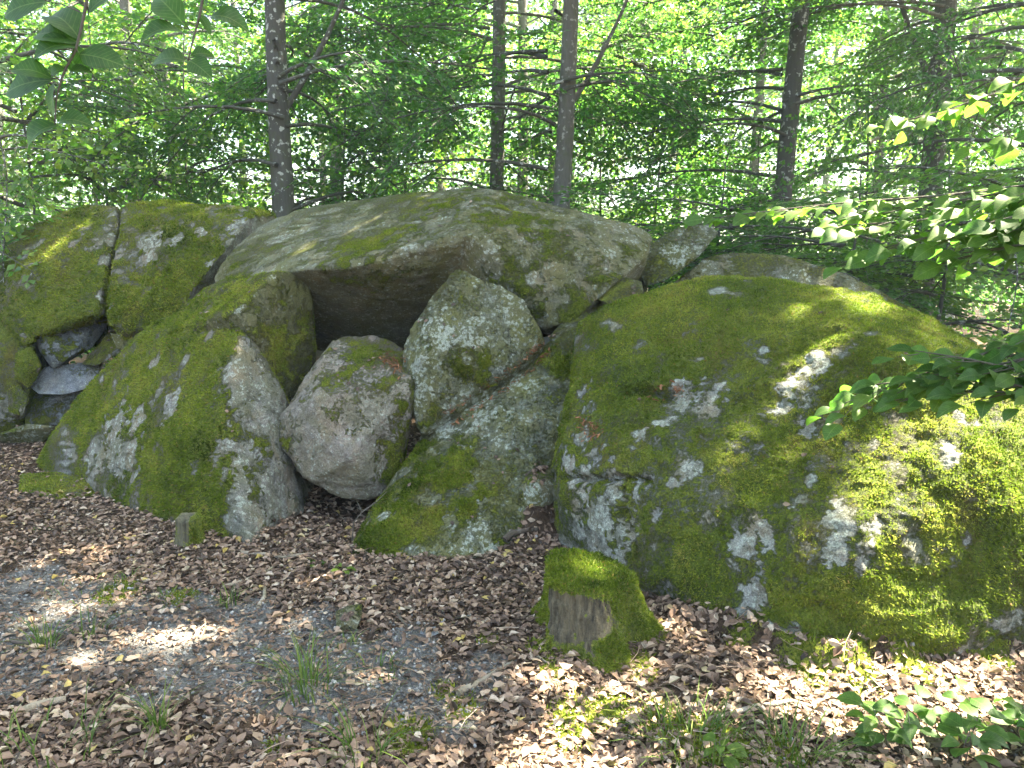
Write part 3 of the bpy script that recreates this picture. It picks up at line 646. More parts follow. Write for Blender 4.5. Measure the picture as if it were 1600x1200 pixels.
def moss_big(Q, nr):
    a = np.arctan2(Q[:, 1], Q[:, 0]); face = np.cos(a - (-2.15))         # bare wood towards the viewer's left
    f_ = 0.35 * fbm(Q, 11, 4, 6, gain=0.7)
    m = 0.75 + 0.45 * fbm(Q, 9, 3, 5) + 0.6 * (nr[:, 2] > 0.5) - 1.15 * sstep(0.60, 0.9, face + f_) * sstep(0.03, 0.11, Q[:, 2] + 0.2 * f_) * (nr[:, 2] < 0.6) * sstep(0.255, 0.225, Q[:, 2] + 0.15 * f_)
    return np.clip(m, 0, 1)
g0 = ghit(935, 1012); g0[1] += 0.12
g0[2] = float(ground_h(g0[0], g0[1]))
stump('cut tree stump with bright moss cap and bare grey wood side', g0, 0.185, 0.245, 0.265, 180, 26, 3, (-0.1, 0.08), stump_wood('stump_wood', (0.20, 0.165, 0.10), (0.022, 0.018, 0.012)), 42000, moss_big, 0.17)
g1 = ghit(290, 853); g1[1] += 0.05
stump('short thin post-like stump before the left mossy boulder', g1, 0.066, 0.078, 0.155, 90, 14, 8, (0.02, 0), stump_wood('post_wood', (0.20, 0.18, 0.11), (0.05, 0.045, 0.03)), 1500, lambda Q, nr: np.clip(0.35 + 0.5 * fbm(Q, 14, 3, 4) + 0.5 * (Q[:, 0] > 0.03), 0, 1))

# ------------------------------------------------------------------ leaf litter, gravel, debris
def visible_ground(n, y0=1.5, y1=8.2, p=1.3):
    """random ground points spread over what the viewer can see of the ground"""
    g = rng; u = g.random(n)
    Y = (y0 ** (1 - p) + u * (y1 ** (1 - p) - y0 ** (1 - p))) ** (1 / (1 - p))
    X = (g.random(n) * 2 - 1) * (0.74 * Y + 0.75)
    return X, Y

def gtilt(x, y, e=0.03):
    hx = (ground_h(x + e, y) - ground_h(x - e, y)) / (2 * e); hy = (ground_h(x, y + e) - ground_h(x, y - e)) / (2 * e)
    n = np.stack([-hx, -hy, np.ones_like(hx)], 1); return n / np.linalg.norm(n, axis=1)[:, None]

LEAFS = [leaf_template(2, w_, f_, b_, wv_, curl=c_) for w_, f_, b_, wv_, c_ in [(0.30, 0.08, 0.15, 0.03, 0.1), (0.33, -0.1, -0.2, 0.04, -0.2), (0.28, 0.2, 0.3, 0.04, 0.5), (0.34, 0.03, 0.1, 0.06, 0.0), (0.27, 0.3, -0.15, 0.03, 0.7), (0.31, -0.2, 0.35, 0.05, -0.4)]]
for tv, tf in LEAFS: tv[:, 1] -= 0.5
X, Y = visible_ground(98000, 1.5, 8.2, 1.15)
P2 = np.stack([X, Y, 0 * X], 1)
gv = blobs(P2, GRAVEL_PX); mv = blobs(P2, MOSS_PX)
dens = np.clip(1.0 - 0.86 * sstep(0.12, 0.6, gv) - 0.9 * sstep(0.3, 0.8, mv) + 0.45 * fbm(P2, 2.2, 3, 91), 0.09, 1)
dens *= 0.42 + 0.58 * sstep(2.6, 3.6, Y)
keep = rng.random(len(X)) < dens
P2 = P2[keep]; Z = ground_h(P2[:, 0], P2[:, 1])
pile = np.maximum(0, fbm(P2, 2.2, 3, 91)) * 0.03
P2[:, 2] = Z + 0.006 + rng.random(len(Z)) ** 2 * (0.018 + pile)
P2 = P2[~in_rock(P2, -0.01)]
n = len(P2)
nz = gtilt(P2[:, 0], P2[:, 1]) + rng.normal(0, 0.22, (n, 3)) * np.array([1, 1, 0.3])
Mx = basis(nz, rng.random(n) * 6.283)
Sz = 0.020 + 0.042 * rng.beta(1.5, 1.8, n)
rn = np.clip(rng.beta(1.3, 1.5, n) * 0.95 + 0.10 * fbm(P2, 1.5, 2, 95), 0, 0.97); rn[rng.random(n) < 0.02] = 1.0
px_, py_, dp_ = project(P2)
inside = (px_ > 5) & (px_ < 1595) & (py_ < 1195)
score = np.where(inside, Sz / dp_, 0) * (P2[:, 2] - ground_h(P2[:, 0], P2[:, 1]) > 0.004)
big = np.argsort(-score)[:300]
isbig = np.zeros(n, bool); isbig[big] = True
mb = MB(); which = rng.integers(0, len(LEAFS), n)
for k_, (tv, tf) in enumerate(LEAFS):
    s_ = (which == k_) & ~isbig
    scatter(tv, tf, P2[s_], Mx[s_], Sz[s_], rn[s_], mb)
# leaves lodged on ledges and against the stones
LP_, LN_ = [], []
for r in ROCKS:
    nr_ = np.zeros(len(r.V) * 3, np.float32); r.o.data.vertices.foreach_get('normal', nr_); nr_ = nr_.reshape(-1, 3)
    k_ = np.where((nr_[:, 2] > 0.72) & (r.V[:, 2] > 0.02) & (r.dep < 9) & (fbm(r.V, 3, 2, 66) > 0.05))[0]
    if len(k_) == 0: continue
    k_ = rng.choice(k_, min(len(k_), 15), replace=False); LP_.append(r.V[k_] + nr_[k_] * 0.012); LN_.append(nr_[k_])
LP_ = np.vstack(LP_); LN_ = np.vstack(LN_); m_ = len(LP_)
scatter(*LEAFS[3], LP_, basis(LN_ + rng.normal(0, 0.2, (m_, 3)), rng.random(m_) * 6.283), rng.uniform(0.02, 0.04, m_), rng.beta(1.3, 2.2, m_) * 0.8, mb)
lit = obj('leaf_litter', mb.mesh('leaf_litter'), M_LITTER, kind='stuff')
tag(lit, 'carpet of dry brown beech leaves covering the forest floor', 'leaf litter')
variants = {}
for i in big:
    key = (int(which[i]), int(rn[i] * 7.99))
    if key not in variants:
        tv, tf = LEAFS[key[0]]
        me = new_mesh('fallen_leaf', tv, tf, True, {'rnd': np.full(len(tv), (key[1] + 0.5) / 8)}); me.materials.append(M_LITTER); variants[key] = me
    o = bpy.data.objects.new('fallen_leaf', variants[key]); COL.objects.link(o)
    mw = Matrix(Mx[i].tolist()).to_4x4(); o.matrix_world = Matrix.Translation(P2[i].tolist()) @ mw @ Matrix.Scale(float(Sz[i]), 4)
    tag(o, 'single dry brown leaf lying on the open ground near the path', 'fallen leaf', 'single fallen leaves on the near ground')

# crumbs of leaf and bark
X, Y = visible_ground(52000, 1.5, 7.5, 1.3); P3 = np.stack([X, Y, 0 * X], 1); P3[:, 2] = ground_h(X, Y) + 0.004 + 0.006 * rng.random(len(X))
P3 = P3[~in_rock(P3, -0.01)]; n3_ = len(P3)
tv = np.array([(-0.5, -0.25, 0), (0.45, -0.35, 0.12), (0.55, 0.3, 0), (-0.4, 0.35, 0.1)]); tf = np.array([(0, 1, 2), (0, 2, 3)])
mb = MB(); nz = gtilt(P3[:, 0], P3[:, 1]) + rng.normal(0, 0.35, (n3_, 3))
Mx3 = basis(nz, rng.random(n3_) * 6.283); Mx3[:, :, 1] *= rng.uniform(0.2, 0.9, n3_)[:, None]
scatter(tv, tf, P3, Mx3, rng.uniform(0.010, 0.032, n3_), rng.beta(1.8, 2.4, n3_) * 0.95, mb)
cr = obj('forest_debris', mb.mesh('forest_debris'), M_LITTER, kind='stuff'); tag(cr, 'fine brown crumbs of leaf and bark between the fallen leaves', 'debris')

# twiglets and leaf stalks
X, Y = visible_ground(9000, 1.5, 7.5, 1.4); P6 = np.stack([X, Y, ground_h(X, Y) + 0.012], 1); P6 = P6[~in_rock(P6, -0.01)]; n6 = len(P6)
tv6 = np.array([(-0.5, 0, 0), (0, 0.06, 0.015), (0.5, -0.02, 0), (-0.5, 0.016, 0.012), (0, 0.076, 0.027), (0.5, -0.004, 0.012), (-0.5, 0.016, -0.012), (0, 0.076, 0.0), (0.5, -0.004, -0.012)])
tf6 = np.array([(0, 1, 4), (0, 4, 3), (1, 2, 5), (1, 5, 4), (3, 4, 7), (3, 7, 6), (4, 5, 8), (4, 8, 7)])
mb = MB(); scatter(tv6, tf6, P6, basis(gtilt(P6[:, 0], P6[:, 1]) + rng.normal(0, 0.12, (n6, 3)), rng.random(n6) * 6.283), 0.02 + 0.12 * rng.random(n6) ** 3, rng.beta(1.5, 1.5, n6) * 0.95, mb)
cr = obj('twig_debris', mb.mesh('twig_debris'), M_LITTER, kind='stuff'); tag(cr, 'small broken twigs and stalks strewn over the forest floor', 'debris')

# gravel
D, Fi = ico(1)
X, Y = visible_ground(50000, 1.7, 5.8, 1.2); P4 = np.stack([X, Y, 0 * X], 1)
gd = blobs(P4, GRAVEL_PX); keep = rng.random(len(X)) < np.clip(gd * 1.15 + 0.02 + 0.25 * fbm(P4, 3, 3, 55), 0.012, 1)
P4 = P4[keep]; P4[:, 2] = ground_h(P4[:, 0], P4[:, 1]) + 0.002; P4 = P4[~in_rock(P4)]; n4_ = len(P4)
D1, F1 = ico(1)
D1, F1 = ico(1)
mb = MB(); Mx4 = basis(rng.normal(0, 1, (n4_, 3)), rng.random(n4_) * 6.283); Mx4 = Mx4 * rng.uniform(0.5, 1.1, (n4_, 1, 3))
scatter(D1 * 0.5, F1, P4, Mx4, 0.007 + 0.016 * rng.random(n4_) ** 2.2, rng.random(n4_), mb)
gr = obj('gravel', mb.mesh('gravel'), M_GRAVEL, kind='stuff'); tag(gr, 'grey gravel of the worn path showing between leaves', 'gravel')

# russet needles lodged in joints between the rocks
def joint_litter(line, n, spread, label):
    L_ = np.array(line, float); t = rng.random(n) * (len(L_) - 1); i = np.minimum(t.astype(int), len(L_) - 2)
    q = L_[i] + (L_[i + 1] - L_[i]) * (t - i)[:, None] + rng.normal(0, spread, (n, 2))
    tops = [r for r in ROCKS]
    P = []
    for a, b in q:
        best = None
        for r in tops:
            d = (r.px - a) ** 2 + (r.py - b) ** 2; k_ = np.where(d < 60)[0]
            if len(k_) == 0: continue
            m_ = k_[np.argmin(r.dep[k_])]
            if best is None or r.dep[m_] < best[0]: best = (r.dep[m_], r.V[m_])
        if best is not None: P.append(best[1] + rng.normal(0, 0.006, 3) + np.array([0, -0.004, 0.008]))
    P = np.array(P); m_ = len(P); mb = MB()
    Mx_ = basis(np.array([[0, -0.3, 1.0]]) + rng.normal(0, 0.4, (m_, 3)), rng.random(m_) * 6.28)
    Mx_[:, :, 1] *= rng.uniform(0.15, 0.6, m_)[:, None]
    scatter(tv, tf, P, Mx_, rng.uniform(0.012, 0.035, m_), rng.random(m_), mb)
    o = obj('needle_litter', mb.mesh('needle_litter'), M_NEEDLE, kind='stuff'); tag(o, label, 'leaf litter')
joint_litter([(700, 652), (745, 628), (790, 596), (840, 555), (856, 541)], 300, 4, 'russet needles caught in the joint below the pointed rock')
joint_litter([(600, 552), (615, 560), (625, 572)], 130, 6, 'russet needles on top of the hanging pinkish rock')
joint_litter([(905, 655), (915, 668), (930, 672)], 90, 7, 'dry tangle of needles caught on the mossy dome flank')
joint_litter([(1020, 612), (1050, 610), (1060, 605)], 60, 6, 'few dry needles below the pocket in the mossy dome')

# ------------------------------------------------------------------ grass, ground moss
def grass_tuft(label, px, py, n, h, spread, lean=0.5, group=None):
    g = ghit(px, py); mb = MB()
    for _ in range(n):
        a = rng.random() * 6.283; r_ = spread * math.sqrt(rng.random()); b0 = np.array([g[0] + r_ * math.cos(a), g[1] + r_ * math.sin(a), 0]); b0[2] = float(ground_h(b0[0], b0[1])) - 0.004
        d = np.array([math.cos(a), math.sin(a), 0]) * lean * rng.uniform(0.2, 1.5) + rng.normal(0, 0.3, 3) * np.array([1, 1, 0])
        hh = h * rng.uniform(0.45, 1.15); wd = rng.uniform(0.0015, 0.003); s_ = np.cross(d + 1e-3, [0, 0, 1]); s_ = s_ / (np.linalg.norm(s_) + 1e-9)
        V = []
        for q in np.linspace(0, 1, 5):
            c_ = b0 + d * hh * q ** 1.8 + np.array([0, 0, hh * (q - 0.45 * np.linalg.norm(d) * q ** 2.5)]); w_ = wd * (1 - q ** 2) + 0.0003
            V += [c_ - s_ * w_, c_ + s_ * w_]
        T = []
        for q in range(4): T += [(2 * q, 2 * q + 1, 2 * q + 3), (2 * q, 2 * q + 3, 2 * q + 2)]
        mb.add(np.array(V), np.array(T), np.clip(rng.normal(0.5, 0.25), 0, 1))
    o = obj('grass_tuft', mb.mesh('grass_tuft'), M_GRASS); tag(o, label, 'grass', group); return o
G_ = 'grass tufts on the path'
for lab, px, py, n, h, s_ in [
    ('upright grass tuft on gravel beside a short dark stick', 72, 1012, 60, 0.16, 0.05),
    ('thin grass tuft on gravel by a curled brown leaf', 140, 990, 40, 0.13, 0.06),
    ('drooping blue-green grass clump among pale leaves near the split wood', 248, 1140, 80, 0.17, 0.03),
    ('tall loose grass clump on the path before the upright stone', 482, 1080, 130, 0.20, 0.08),
    ('sparse grass beside the long pale stick on the path', 360, 945, 45, 0.10, 0.05),
    ('small grass sprout just left of the sparse path grass', 198, 905, 22, 0.09, 0.03),
    ('arching grass clump beside the bright ground moss', 565, 1185, 70, 0.20, 0.07),
    ('short grass on the greenish strip of path', 130, 925, 70, 0.06, 0.16),
    ('short grass on moss at the edge of the gravel', 265, 938, 50, 0.05, 0.10),
    ('dark matted grass in the corner by long dry stems', 60, 1185, 110, 0.16, 0.20),
    ('short grass at the foot of the upright path stone', 535, 1008, 40, 0.07, 0.05),
    ('sparse grass between gravel and fallen leaves', 590, 1050, 50, 0.07, 0.10),
    ('tangled low grass between sunlit moss and seedlings', 1080, 1160, 260, 0.12, 0.17),
    ('loose grass leaning over leaves beside the seedlings', 1230, 1180, 180, 0.13, 0.14)]:
    o = grass_tuft(lab, px, py, int(n * 0.5), h * 1.15, s_ * 1.15, 0.8)
    if s_ >= 0.1: o['kind'] = 'stuff'
# cushions of ground moss
X, Y = visible_ground(150000, 1.8, 5, 1.6); P5 = np.stack([X, Y, 0 * X], 1)
wm = np.clip(blobs(P5, MOSS_PX) + 0.35 * fbm(P5, 6, 3, 41) - 0.1, 0, 1); P5 = P5[rng.random(len(X)) < sstep(0.22, 0.6, wm)]
P5[:, 2] = ground_h(P5[:, 0], P5[:, 1]); P5 = P5[~in_rock(P5)]; n5 = len(P5)
d = np.array([0, 0, 0.8]) + rng.normal(0, 0.5, (n5, 3)); d /= np.linalg.norm(d, axis=1)[:, None]; sd = np.cross(d, rng.normal(0, 1, (n5, 3))); sd /= np.linalg.norm(sd, axis=1)[:, None]
ln = rng.uniform(0.010, 0.026, n5)[:, None]; T = np.stack([P5 - sd * ln * 0.2, P5 + sd * ln * 0.2, P5 + d * ln], 1).reshape(-1, 3)
o = obj('ground_moss', new_mesh('ground_moss', T, np.arange(3 * n5).reshape(-1, 3), False, {'rnd': np.repeat(np.clip(0.5 + 0.3 * fbm(P5, 5, 3, 12) + rng.normal(0, 0.15, n5), 0, 0.95), 3)}), M_MOSS, kind='stuff')
tag(o, 'low patches of bright green moss on the open ground', 'moss')

# ------------------------------------------------------------------ sticks
def stick(label, pts, r0, r1, m, fork=None, name='fallen_stick', lift=0.0):
    P = []
    for px, py in pts:
        g = ghit(px, py); P.append(g + np.array([0, 0, r0 * 0.8 + lift]))
    P = np.array(P); t = np.linspace(0, len(P) - 1, 5 * len(P)); Q = np.stack([np.interp(t, np.arange(len(P)), P[:, i]) for i in range(3)], 1)
    Q = Q + np.stack([fbm(Q, 9, 2, 3), fbm(Q, 9, 2, 4), 0.3 * fbm(Q, 9, 2, 5)], 1) * r0 * 1.2
    rad = np.linspace(r0, r1, len(Q)) * (1 + 0.15 * fbm(Q, 30, 2, 6))
    mb = MB(); mb.add(*tube(Q, rad, 7))
    if fork:
        i, d = fork; i = int(i * (len(Q) - 1)); b = Q[i]
        K = b + np.linspace(0, 1, 6)[:, None] * np.array(d); mb.add(*tube(K, np.linspace(rad[i] * 0.7, rad[i] * 0.3, 6), 6))
    return tag(obj(name, mb.mesh(name, True), m), label, 'stick')
stick('whitish dead stick in leaves before the gap', [(372, 866), (410, 868), (440, 873), (492, 866)], 0.013, 0.008, M_STICK)
stick('long pale bent stick lying across the path', [(326, 928), (370, 913), (412, 898), (437, 880)], 0.010, 0.005, M_STICK)
stick('short barkless log piece near the sunlit moss', [(714, 1088), (750, 1068), (805, 1040)], 0.014, 0.010, M_STICK)
stick('thin brown stick at the foot of the post-like stump', [(250, 862), (300, 872), (360, 882)], 0.007, 0.004, M_TWIG)
stick('thin straight twig behind the long pale stick', [(30, 878), (110, 872), (230, 880)], 0.006, 0.003, M_TWIG)
stick('curved bark strip standing off the path', [(404, 952), (412, 938), (416, 920)], 0.012, 0.008, M_STICK)
stick('curly brown twig right of the upright stone', [(618, 950), (624, 968), (634, 980)], 0.009, 0.005, M_TWIG)
stick('thin stick touching the upright stone foot', [(480, 1003), (530, 990), (590, 991)], 0.006, 0.004, M_TWIG)
stick('short dark stick lying on the gravel', [(20, 1004), (38, 1008), (56, 1012)], 0.011, 0.009, M_STICK_D)
stick('dark twig on gravel between two grass clumps', [(315, 1086), (340, 1083), (372, 1079)], 0.009, 0.006, M_STICK_D)
stick('pale split wood lying at the path edge', [(18, 1120), (60, 1108), (104, 1098)], 0.018, 0.012, M_STICK)
stick('forked pale branch on sunlit leaves by the dome', [(1100, 1128), (1180, 1106), (1240, 1100), (1300, 1116), (1340, 1106), (1358, 1076)], 0.010, 0.006, M_STICK, (0.55, (0.03, -0.14, 0.0)))
stick('slender grey stick slanting down from the earth bank', [(1316, 1040), (1350, 1062), (1382, 1076)], 0.009, 0.005, M_STICK)
stick('dark straight stick behind the seedlings', [(1455, 1094), (1510, 1102), (1590, 1112)], 0.008, 0.005, M_STICK_D)
stick('thin crooked twig left of the sunlit moss', [(955, 1145), (975, 1136), (1000, 1128)], 0.006, 0.003, M_TWIG)
stick('dark charred branch lying on the leaf drift', [(792, 850), (806, 838), (842, 834)], 0.022, 0.012, M_STICK_D, (0.5, (-0.03, 0.12, 0.03)), lift=0.01)
stick('thin white twig beside the mossy stump foot', [(838, 1025), (848, 1032), (858, 1038)], 0.006, 0.004, M_STICK)
# bare sapling twig in front of the gap
g = ghit(550, 845); mb = MB()
A_ = [g, at(553, 815, g[1]), at(566, 800, g[1]), at(588, 784, g[1] + 0.05), at(605, 768, g[1] + 0.1)]
mb.add(*tube(np.array(A_), np.linspace(0.005, 0.0025, 5), 6)); B_ = [at(566, 800, g[1]), at(556, 780, g[1]), at(551, 755, g[1])]
mb.add(*tube(np.array(B_), np.linspace(0.003, 0.0012, 3), 5)); tag(obj('bare_twig', mb.mesh('bare_twig', True), M_TWIG), 'bare forked twig growing before the dark gap', 'twig')

# ------------------------------------------------------------------ trees
SUN_SPOTS = []      # chosen sun patches, opened by leaving crown leaves out of their rays: point, radius
for px, py, r_ in [(1410, 1085, 0.17), (1375, 1105, 0.15), (1440, 1065, 0.10), (1520, 1060, 0.12), (1560, 1050, 0.10), (1280, 1125, 0.10), (1500, 1150, 0.12), (1570, 1135, 0.12), (880, 1105, 0.13), (850, 1150, 0.17), (930, 1140, 0.10), (900, 1190, 0.15), (270, 1000, 0.13), (215, 1010, 0.11), (325, 997, 0.08), (110, 955, 0.07), (555, 880, 0.07), (510, 905, 0.06), (1000, 1120, 0.06), (700, 880, 0.04)]:
    SUN_SPOTS.append((ghit(px, py), r_ * 0.72))
for px, py, r_ in [(1500, 640, 0.13), (1530, 700, 0.17), (1480, 730, 0.12), (1440, 790, 0.08), (1570, 800, 0.15), (1590, 700, 0.2), (1340, 860, 0.09), (1310, 890, 0.05), (1310, 455, 0.10), (1350, 462, 0.08), (1390, 485, 0.07), (1590, 900, 0.12), (1545, 620, 0.14), (1550, 860, 0.10), (1600, 620, 0.2), (1530, 780, 0.10), (1490, 680, 0.1)]:
    SUN_SPOTS.append((pick(ROCKS[0], px, py), r_))
SUN_SPOTS.append((g0 + np.array([0.02, 0.02, 0.26]), 0.06)); SUN_SPOTS.append((g0 + np.array([0.12, -0.05, 0.24]), 0.03))
for px, py, Y_, r_ in [(1400, 340, 2.75, 0.10), (1540, 330, 2.6, 0.12), (1350, 610, 2.7, 0.05), (1490, 560, 2.5, 0.08), (1540, 150, 2.8, 0.12), (1180, 330, 3.05, 0.05)]:
    SUN_SPOTS.append((at(px, py, Y_), r_))
SP = np.array([a for a, b in SUN_SPOTS]); SR = np.array([b for a, b in SUN_SPOTS])
def in_gap(P, pad=0.10):
    out = np.zeros(len(P), bool)
    for q, r_ in zip(SP, SR):
        v = P - q; t = v @ SUN; d = np.linalg.norm(v - t[:, None] * SUN, axis=1)
        out |= (t > 0.3) & (d < r_ + pad)
    return out

RH_V = np.array([(0, 0, 0), (-0.36, 0.45, 0.07), (0, 1, -0.06), (0.36, 0.45, 0.07)]); RH_F = np.array([(0, 1, 2), (0, 2, 3)])
def spray_template(L, seed, leaf=0.085, step=0.11, lstep=0.045):
    """a flat beech bough along +Y: leaf positions, directions and twig tubes"""
    g = np.random.default_rng(seed); ax = np.linspace(0, 1, 9)
    path = np.stack([0.08 * L * np.sin(ax * 3 + g.random() * 6) * ax, ax * L, 0.10 * L * ax - 0.22 * L * ax ** 2], 1)
    tw = [tube(path, np.linspace(0.010, 0.003, 9) * (L / 1.5), 4, False)]; Lp, Ld = [], []
    s_ = 1; y = 0.12 * L
    while y < L:
        q = y / L; b = np.array([np.interp(q, ax, path[:, i]) for i in range(3)])
        sl_ = L * 0.45 * (1 - 0.75 * abs(q - 0.25)) * g.uniform(0.6, 1.1) * (1.05 - q * 0.55)
        an = R(g.uniform(38, 62)) * s_; d = np.array([math.sin(an), math.cos(an), g.uniform(-0.12, 0.08)])
        e = b + d * sl_ + np.array([0, 0, -0.12 * sl_])
        K = b + np.linspace(0, 1, 4)[:, None] * (e - b); tw.append(tube(K, np.linspace(0.004, 0.0015, 4), 3, False))
        m_ = max(2, int(sl_ / lstep)); s2 = 1
        for j in range(1, m_ + 1):
            p_ = b + (e - b) * (j / m_); a2 = an + s2 * R(g.uniform(35, 65)) * (0 if j == m_ else 1)
            Lp.append(p_ + g.normal(0, 0.012, 3)); Ld.append((math.sin(a2), math.cos(a2), g.uniform(-0.35, 0.15))); s2 = -s2
        s_ = -s_; y += step * g.uniform(0.7, 1.3)
    Lp, Ld = np.array(Lp), np.array(Ld); Ld /= np.linalg.norm(Ld, axis=1)[:, None]
    tv_ = []; tf_ = []; n = 0
    for V, T in tw: tv_.append(V); tf_.append(T + n); n += len(V)
    nl = np.array([0, 0, 1.]) + g.normal(0, 0.62, (len(Lp), 3)); x = np.cross(Ld, nl); x /= np.linalg.norm(x, axis=1)[:, None]; z = np.cross(x, Ld)
    return Lp, np.stack([x, Ld, z], 2), g.uniform(0.7, 1.25, len(Lp)) * leaf, np.vstack(tv_), np.vstack(tf_)
SPRAYS = [spray_template(L_, 50 + i) for i, L_ in enumerate([1.5, 1.8, 2.0, 1.3, 1.7])]
SPRAYS_FAR = [spray_template(L_, 70 + i, leaf=0.17, step=0.20, lstep=0.10) for i, L_ in enumerate([1.9, 2.3, 1.6])]
SPRAYS_HIGH = [spray_template(L_, 90 + i, leaf=0.26, step=0.23, lstep=0.13) for i, L_ in enumerate([1.9, 2.3, 1.6])]

def place_sprays(mbl, mbt, lib, P, az, pitch, roll, sc_, tone, gaps=True):
    for i in range(len(P)):
        Lp, Lm, Ls, tv_, tf_ = lib[rng.integers(len(lib))]
        M = np.array(Matrix.Rotation(az[i], 3, 'Z') @ Matrix.Rotation(pitch[i], 3, 'X') @ Matrix.Rotation(roll[i], 3, 'Y'))
        W = (Lp * sc_[i]) @ M.T + P[i]; k_ = ~in_gap(W) if gaps else np.ones(len(W), bool)
        k_ &= W[:, 2] > 0.25
        if k_.any():
            scatter(RH_V, RH_F, W[k_], np.einsum('ij,njk->nik', M, Lm[k_]), Ls[k_] * sc_[i] ** 0.5, np.clip(tone[i] + rng.normal(0, 0.16, k_.sum()), 0, 1), mbl)
        if lib is not SPRAYS_HIGH: mbt.add((tv_ * sc_[i]) @ M.T + P[i], tf_)

def tree(label, x, y, r0, H, lean=(0, 0), bark=None, low=30, lowz=(1.6, 7), lowr=3.2, high=0, highz=(8, 16), highr=3.6, tone=0.5, lib=None, limbs=6, name='beech_tree', fork=None, group=None, gaps=True, cat='tree', rmin=0.3, shared=None, sxy=1.0, sz=1.0):
    base = np.array([x, y, float(ground_h(x, y)) - 0.1]); bark = bark or M_BARK
    q = np.linspace(0, 1, 16); bend = 0.12 * np.stack([np.sin(q * 5 + x), np.cos(q * 4 + y), 0 * q], 1) * (r0 / 0.15) ** 0.5
    path = base + np.stack([lean[0] * q * H, lean[1] * q * H, q * H], 1) + bend - bend[0]
    rad = r0 * (1 - 0.75 * q) * (1 + 0.5 * np.exp(-q * H / 0.35))
    mt = MB(); mt.add(*tube(path, rad, 14)); mbl = MB()
    def trunk_at(z): t = np.clip((z - base[2]) / H, 0, 1); return np.array([np.interp(t, q, path[:, i]) for i in range(3)]), np.interp(t, q, rad)
    if fork:
        c_, rr = trunk_at(fork[0]); K = c_ + np.linspace(0, 1, 8)[:, None] * np.array([fork[1], fork[2], fork[3]]) + np.array([0, 0, 1]) * (np.linspace(0, 1, 8)[:, None] ** 2) * 0.6
        mt.add(*tube(K, np.linspace(rr * 0.36, rr * 0.14, 8), 8))
    # limbs carry the boughs
    t = thing(name, label, cat, (x, y, base[2]), group); inv = np.array([x, y, base[2]])
    if low and shared is None: limb_layer(mt, mbl, trunk_at, low, lowz, lowr, lib or SPRAYS, 0.1, tone, gaps, rmin)
    if high: limb_layer(mt, mbl, trunk_at, high, highz, highr, SPRAYS_HIGH, 0.25, tone, gaps, rmin)
    for nm, b_, m_ in (('trunk', mt, bark), ('crown', mbl, M_LEAF)):
        if not b_.V: continue
        obj(nm, new_mesh(nm, np.vstack(b_.V) - inv, np.vstack(b_.F), nm == 'trunk', {'rnd': np.concatenate(b_.A)}), m_, t)
    if shared is not None:
        me_t, me_l = LOWER[shared]; a_ = rng.random() * 6.283 if shared > 1 else rng.uniform(-0.4, 0.4)
        for nm, me, m_ in (('limbs', me_t, bark), ('lower_boughs', me_l, M_LEAF)):
            o = obj(nm, me, m_, t); o.rotation_euler = (0, 0, a_); o.scale = (sxy, sxy, sz)
    return t

def limb_layer(mt, mbl, trunk_at, n, zr, rmax, lib_, slope, tone, gaps, rmin):
    P, A, T_ = [], [], []; per = 8 if lib_ is SPRAYS_HIGH else 4
    for _ in range(max(1, n // per)):
        for _try in range(14):
            z = rng.uniform(*zr); c_, rr = trunk_at(z); a = rng.random() * 6.283 if rmin < 0.2 or gaps else rng.uniform(-2.2, 2.2)
            ll = rmax * rng.uniform(0.35, 1.0); d = np.array([math.sin(a), math.cos(a), slope + rng.uniform(-0.1, 0.25)])
            t = np.linspace(0, 1, 7)[:, None]; K = c_ + t * d * ll + np.array([0, 0, 1]) * (0.12 * ll * t - 0.30 * ll * t ** 2)
            K = K + 0.05 * ll * np.sin(t * 4 + a) * np.array([math.cos(a), -math.sin(a), 0])
            tt = np.linspace(0.03, 1, 40); KK = np.stack([np.interp(tt, t[:, 0], K[:, i]) for i in range(3)], 1)
            if not gaps or not in_gap(KK, 0.02).any(): break
        mt.add(*tube(K, np.linspace(min(0.030, rr * 0.5), 0.006, 7), 5, False))
        tn = tone + rng.normal(0, 0.12)
        for j in range(per):
            f_ = rng.uniform(rmin, 1.0); P.append([np.interp(f_, t[:, 0], K[:, i]) for i in range(3)]); A.append(-a + rng.normal(0, 0.75)); T_.append(tn)
    P = np.array(P); m_ = len(P)
    place_sprays(mbl, mt, lib_, P, np.array(A), rng.normal(-0.12, 0.28, m_), rng.normal(0, 0.35, m_), rng.uniform(0.75, 1.15, m_), np.array(T_), gaps)

# four sets of low boughs, shared by the near trees and saplings
LOWER = []
def lower_set(n, zr, rmax, tone, taper):
    mt, mbl = MB(), MB()
    limb_layer(mt, mbl, lambda z: (np.array([0, 0, z]), 0.06), n, zr, rmax, SPRAYS, 0.1, tone, False, 0.12 if taper else 0.3)
    LOWER.append((new_mesh('limbs', np.vstack(mt.V), np.vstack(mt.F), True, {'rnd': np.concatenate(mt.A)}), new_mesh('lower_boughs', np.vstack(mbl.V), np.vstack(mbl.F), False, {'rnd': np.concatenate(mbl.A)})))
lower_set(104, (1.4, 7.0), 3.4, 0.45, False)
lower_set(104, (1.6, 7.4), 3.6, 0.55, False)
lower_set(64, (0.6, 4.2), 1.9, 0.55, True)
lower_set(64, (0.6, 4.4), 1.9, 0.75, True)

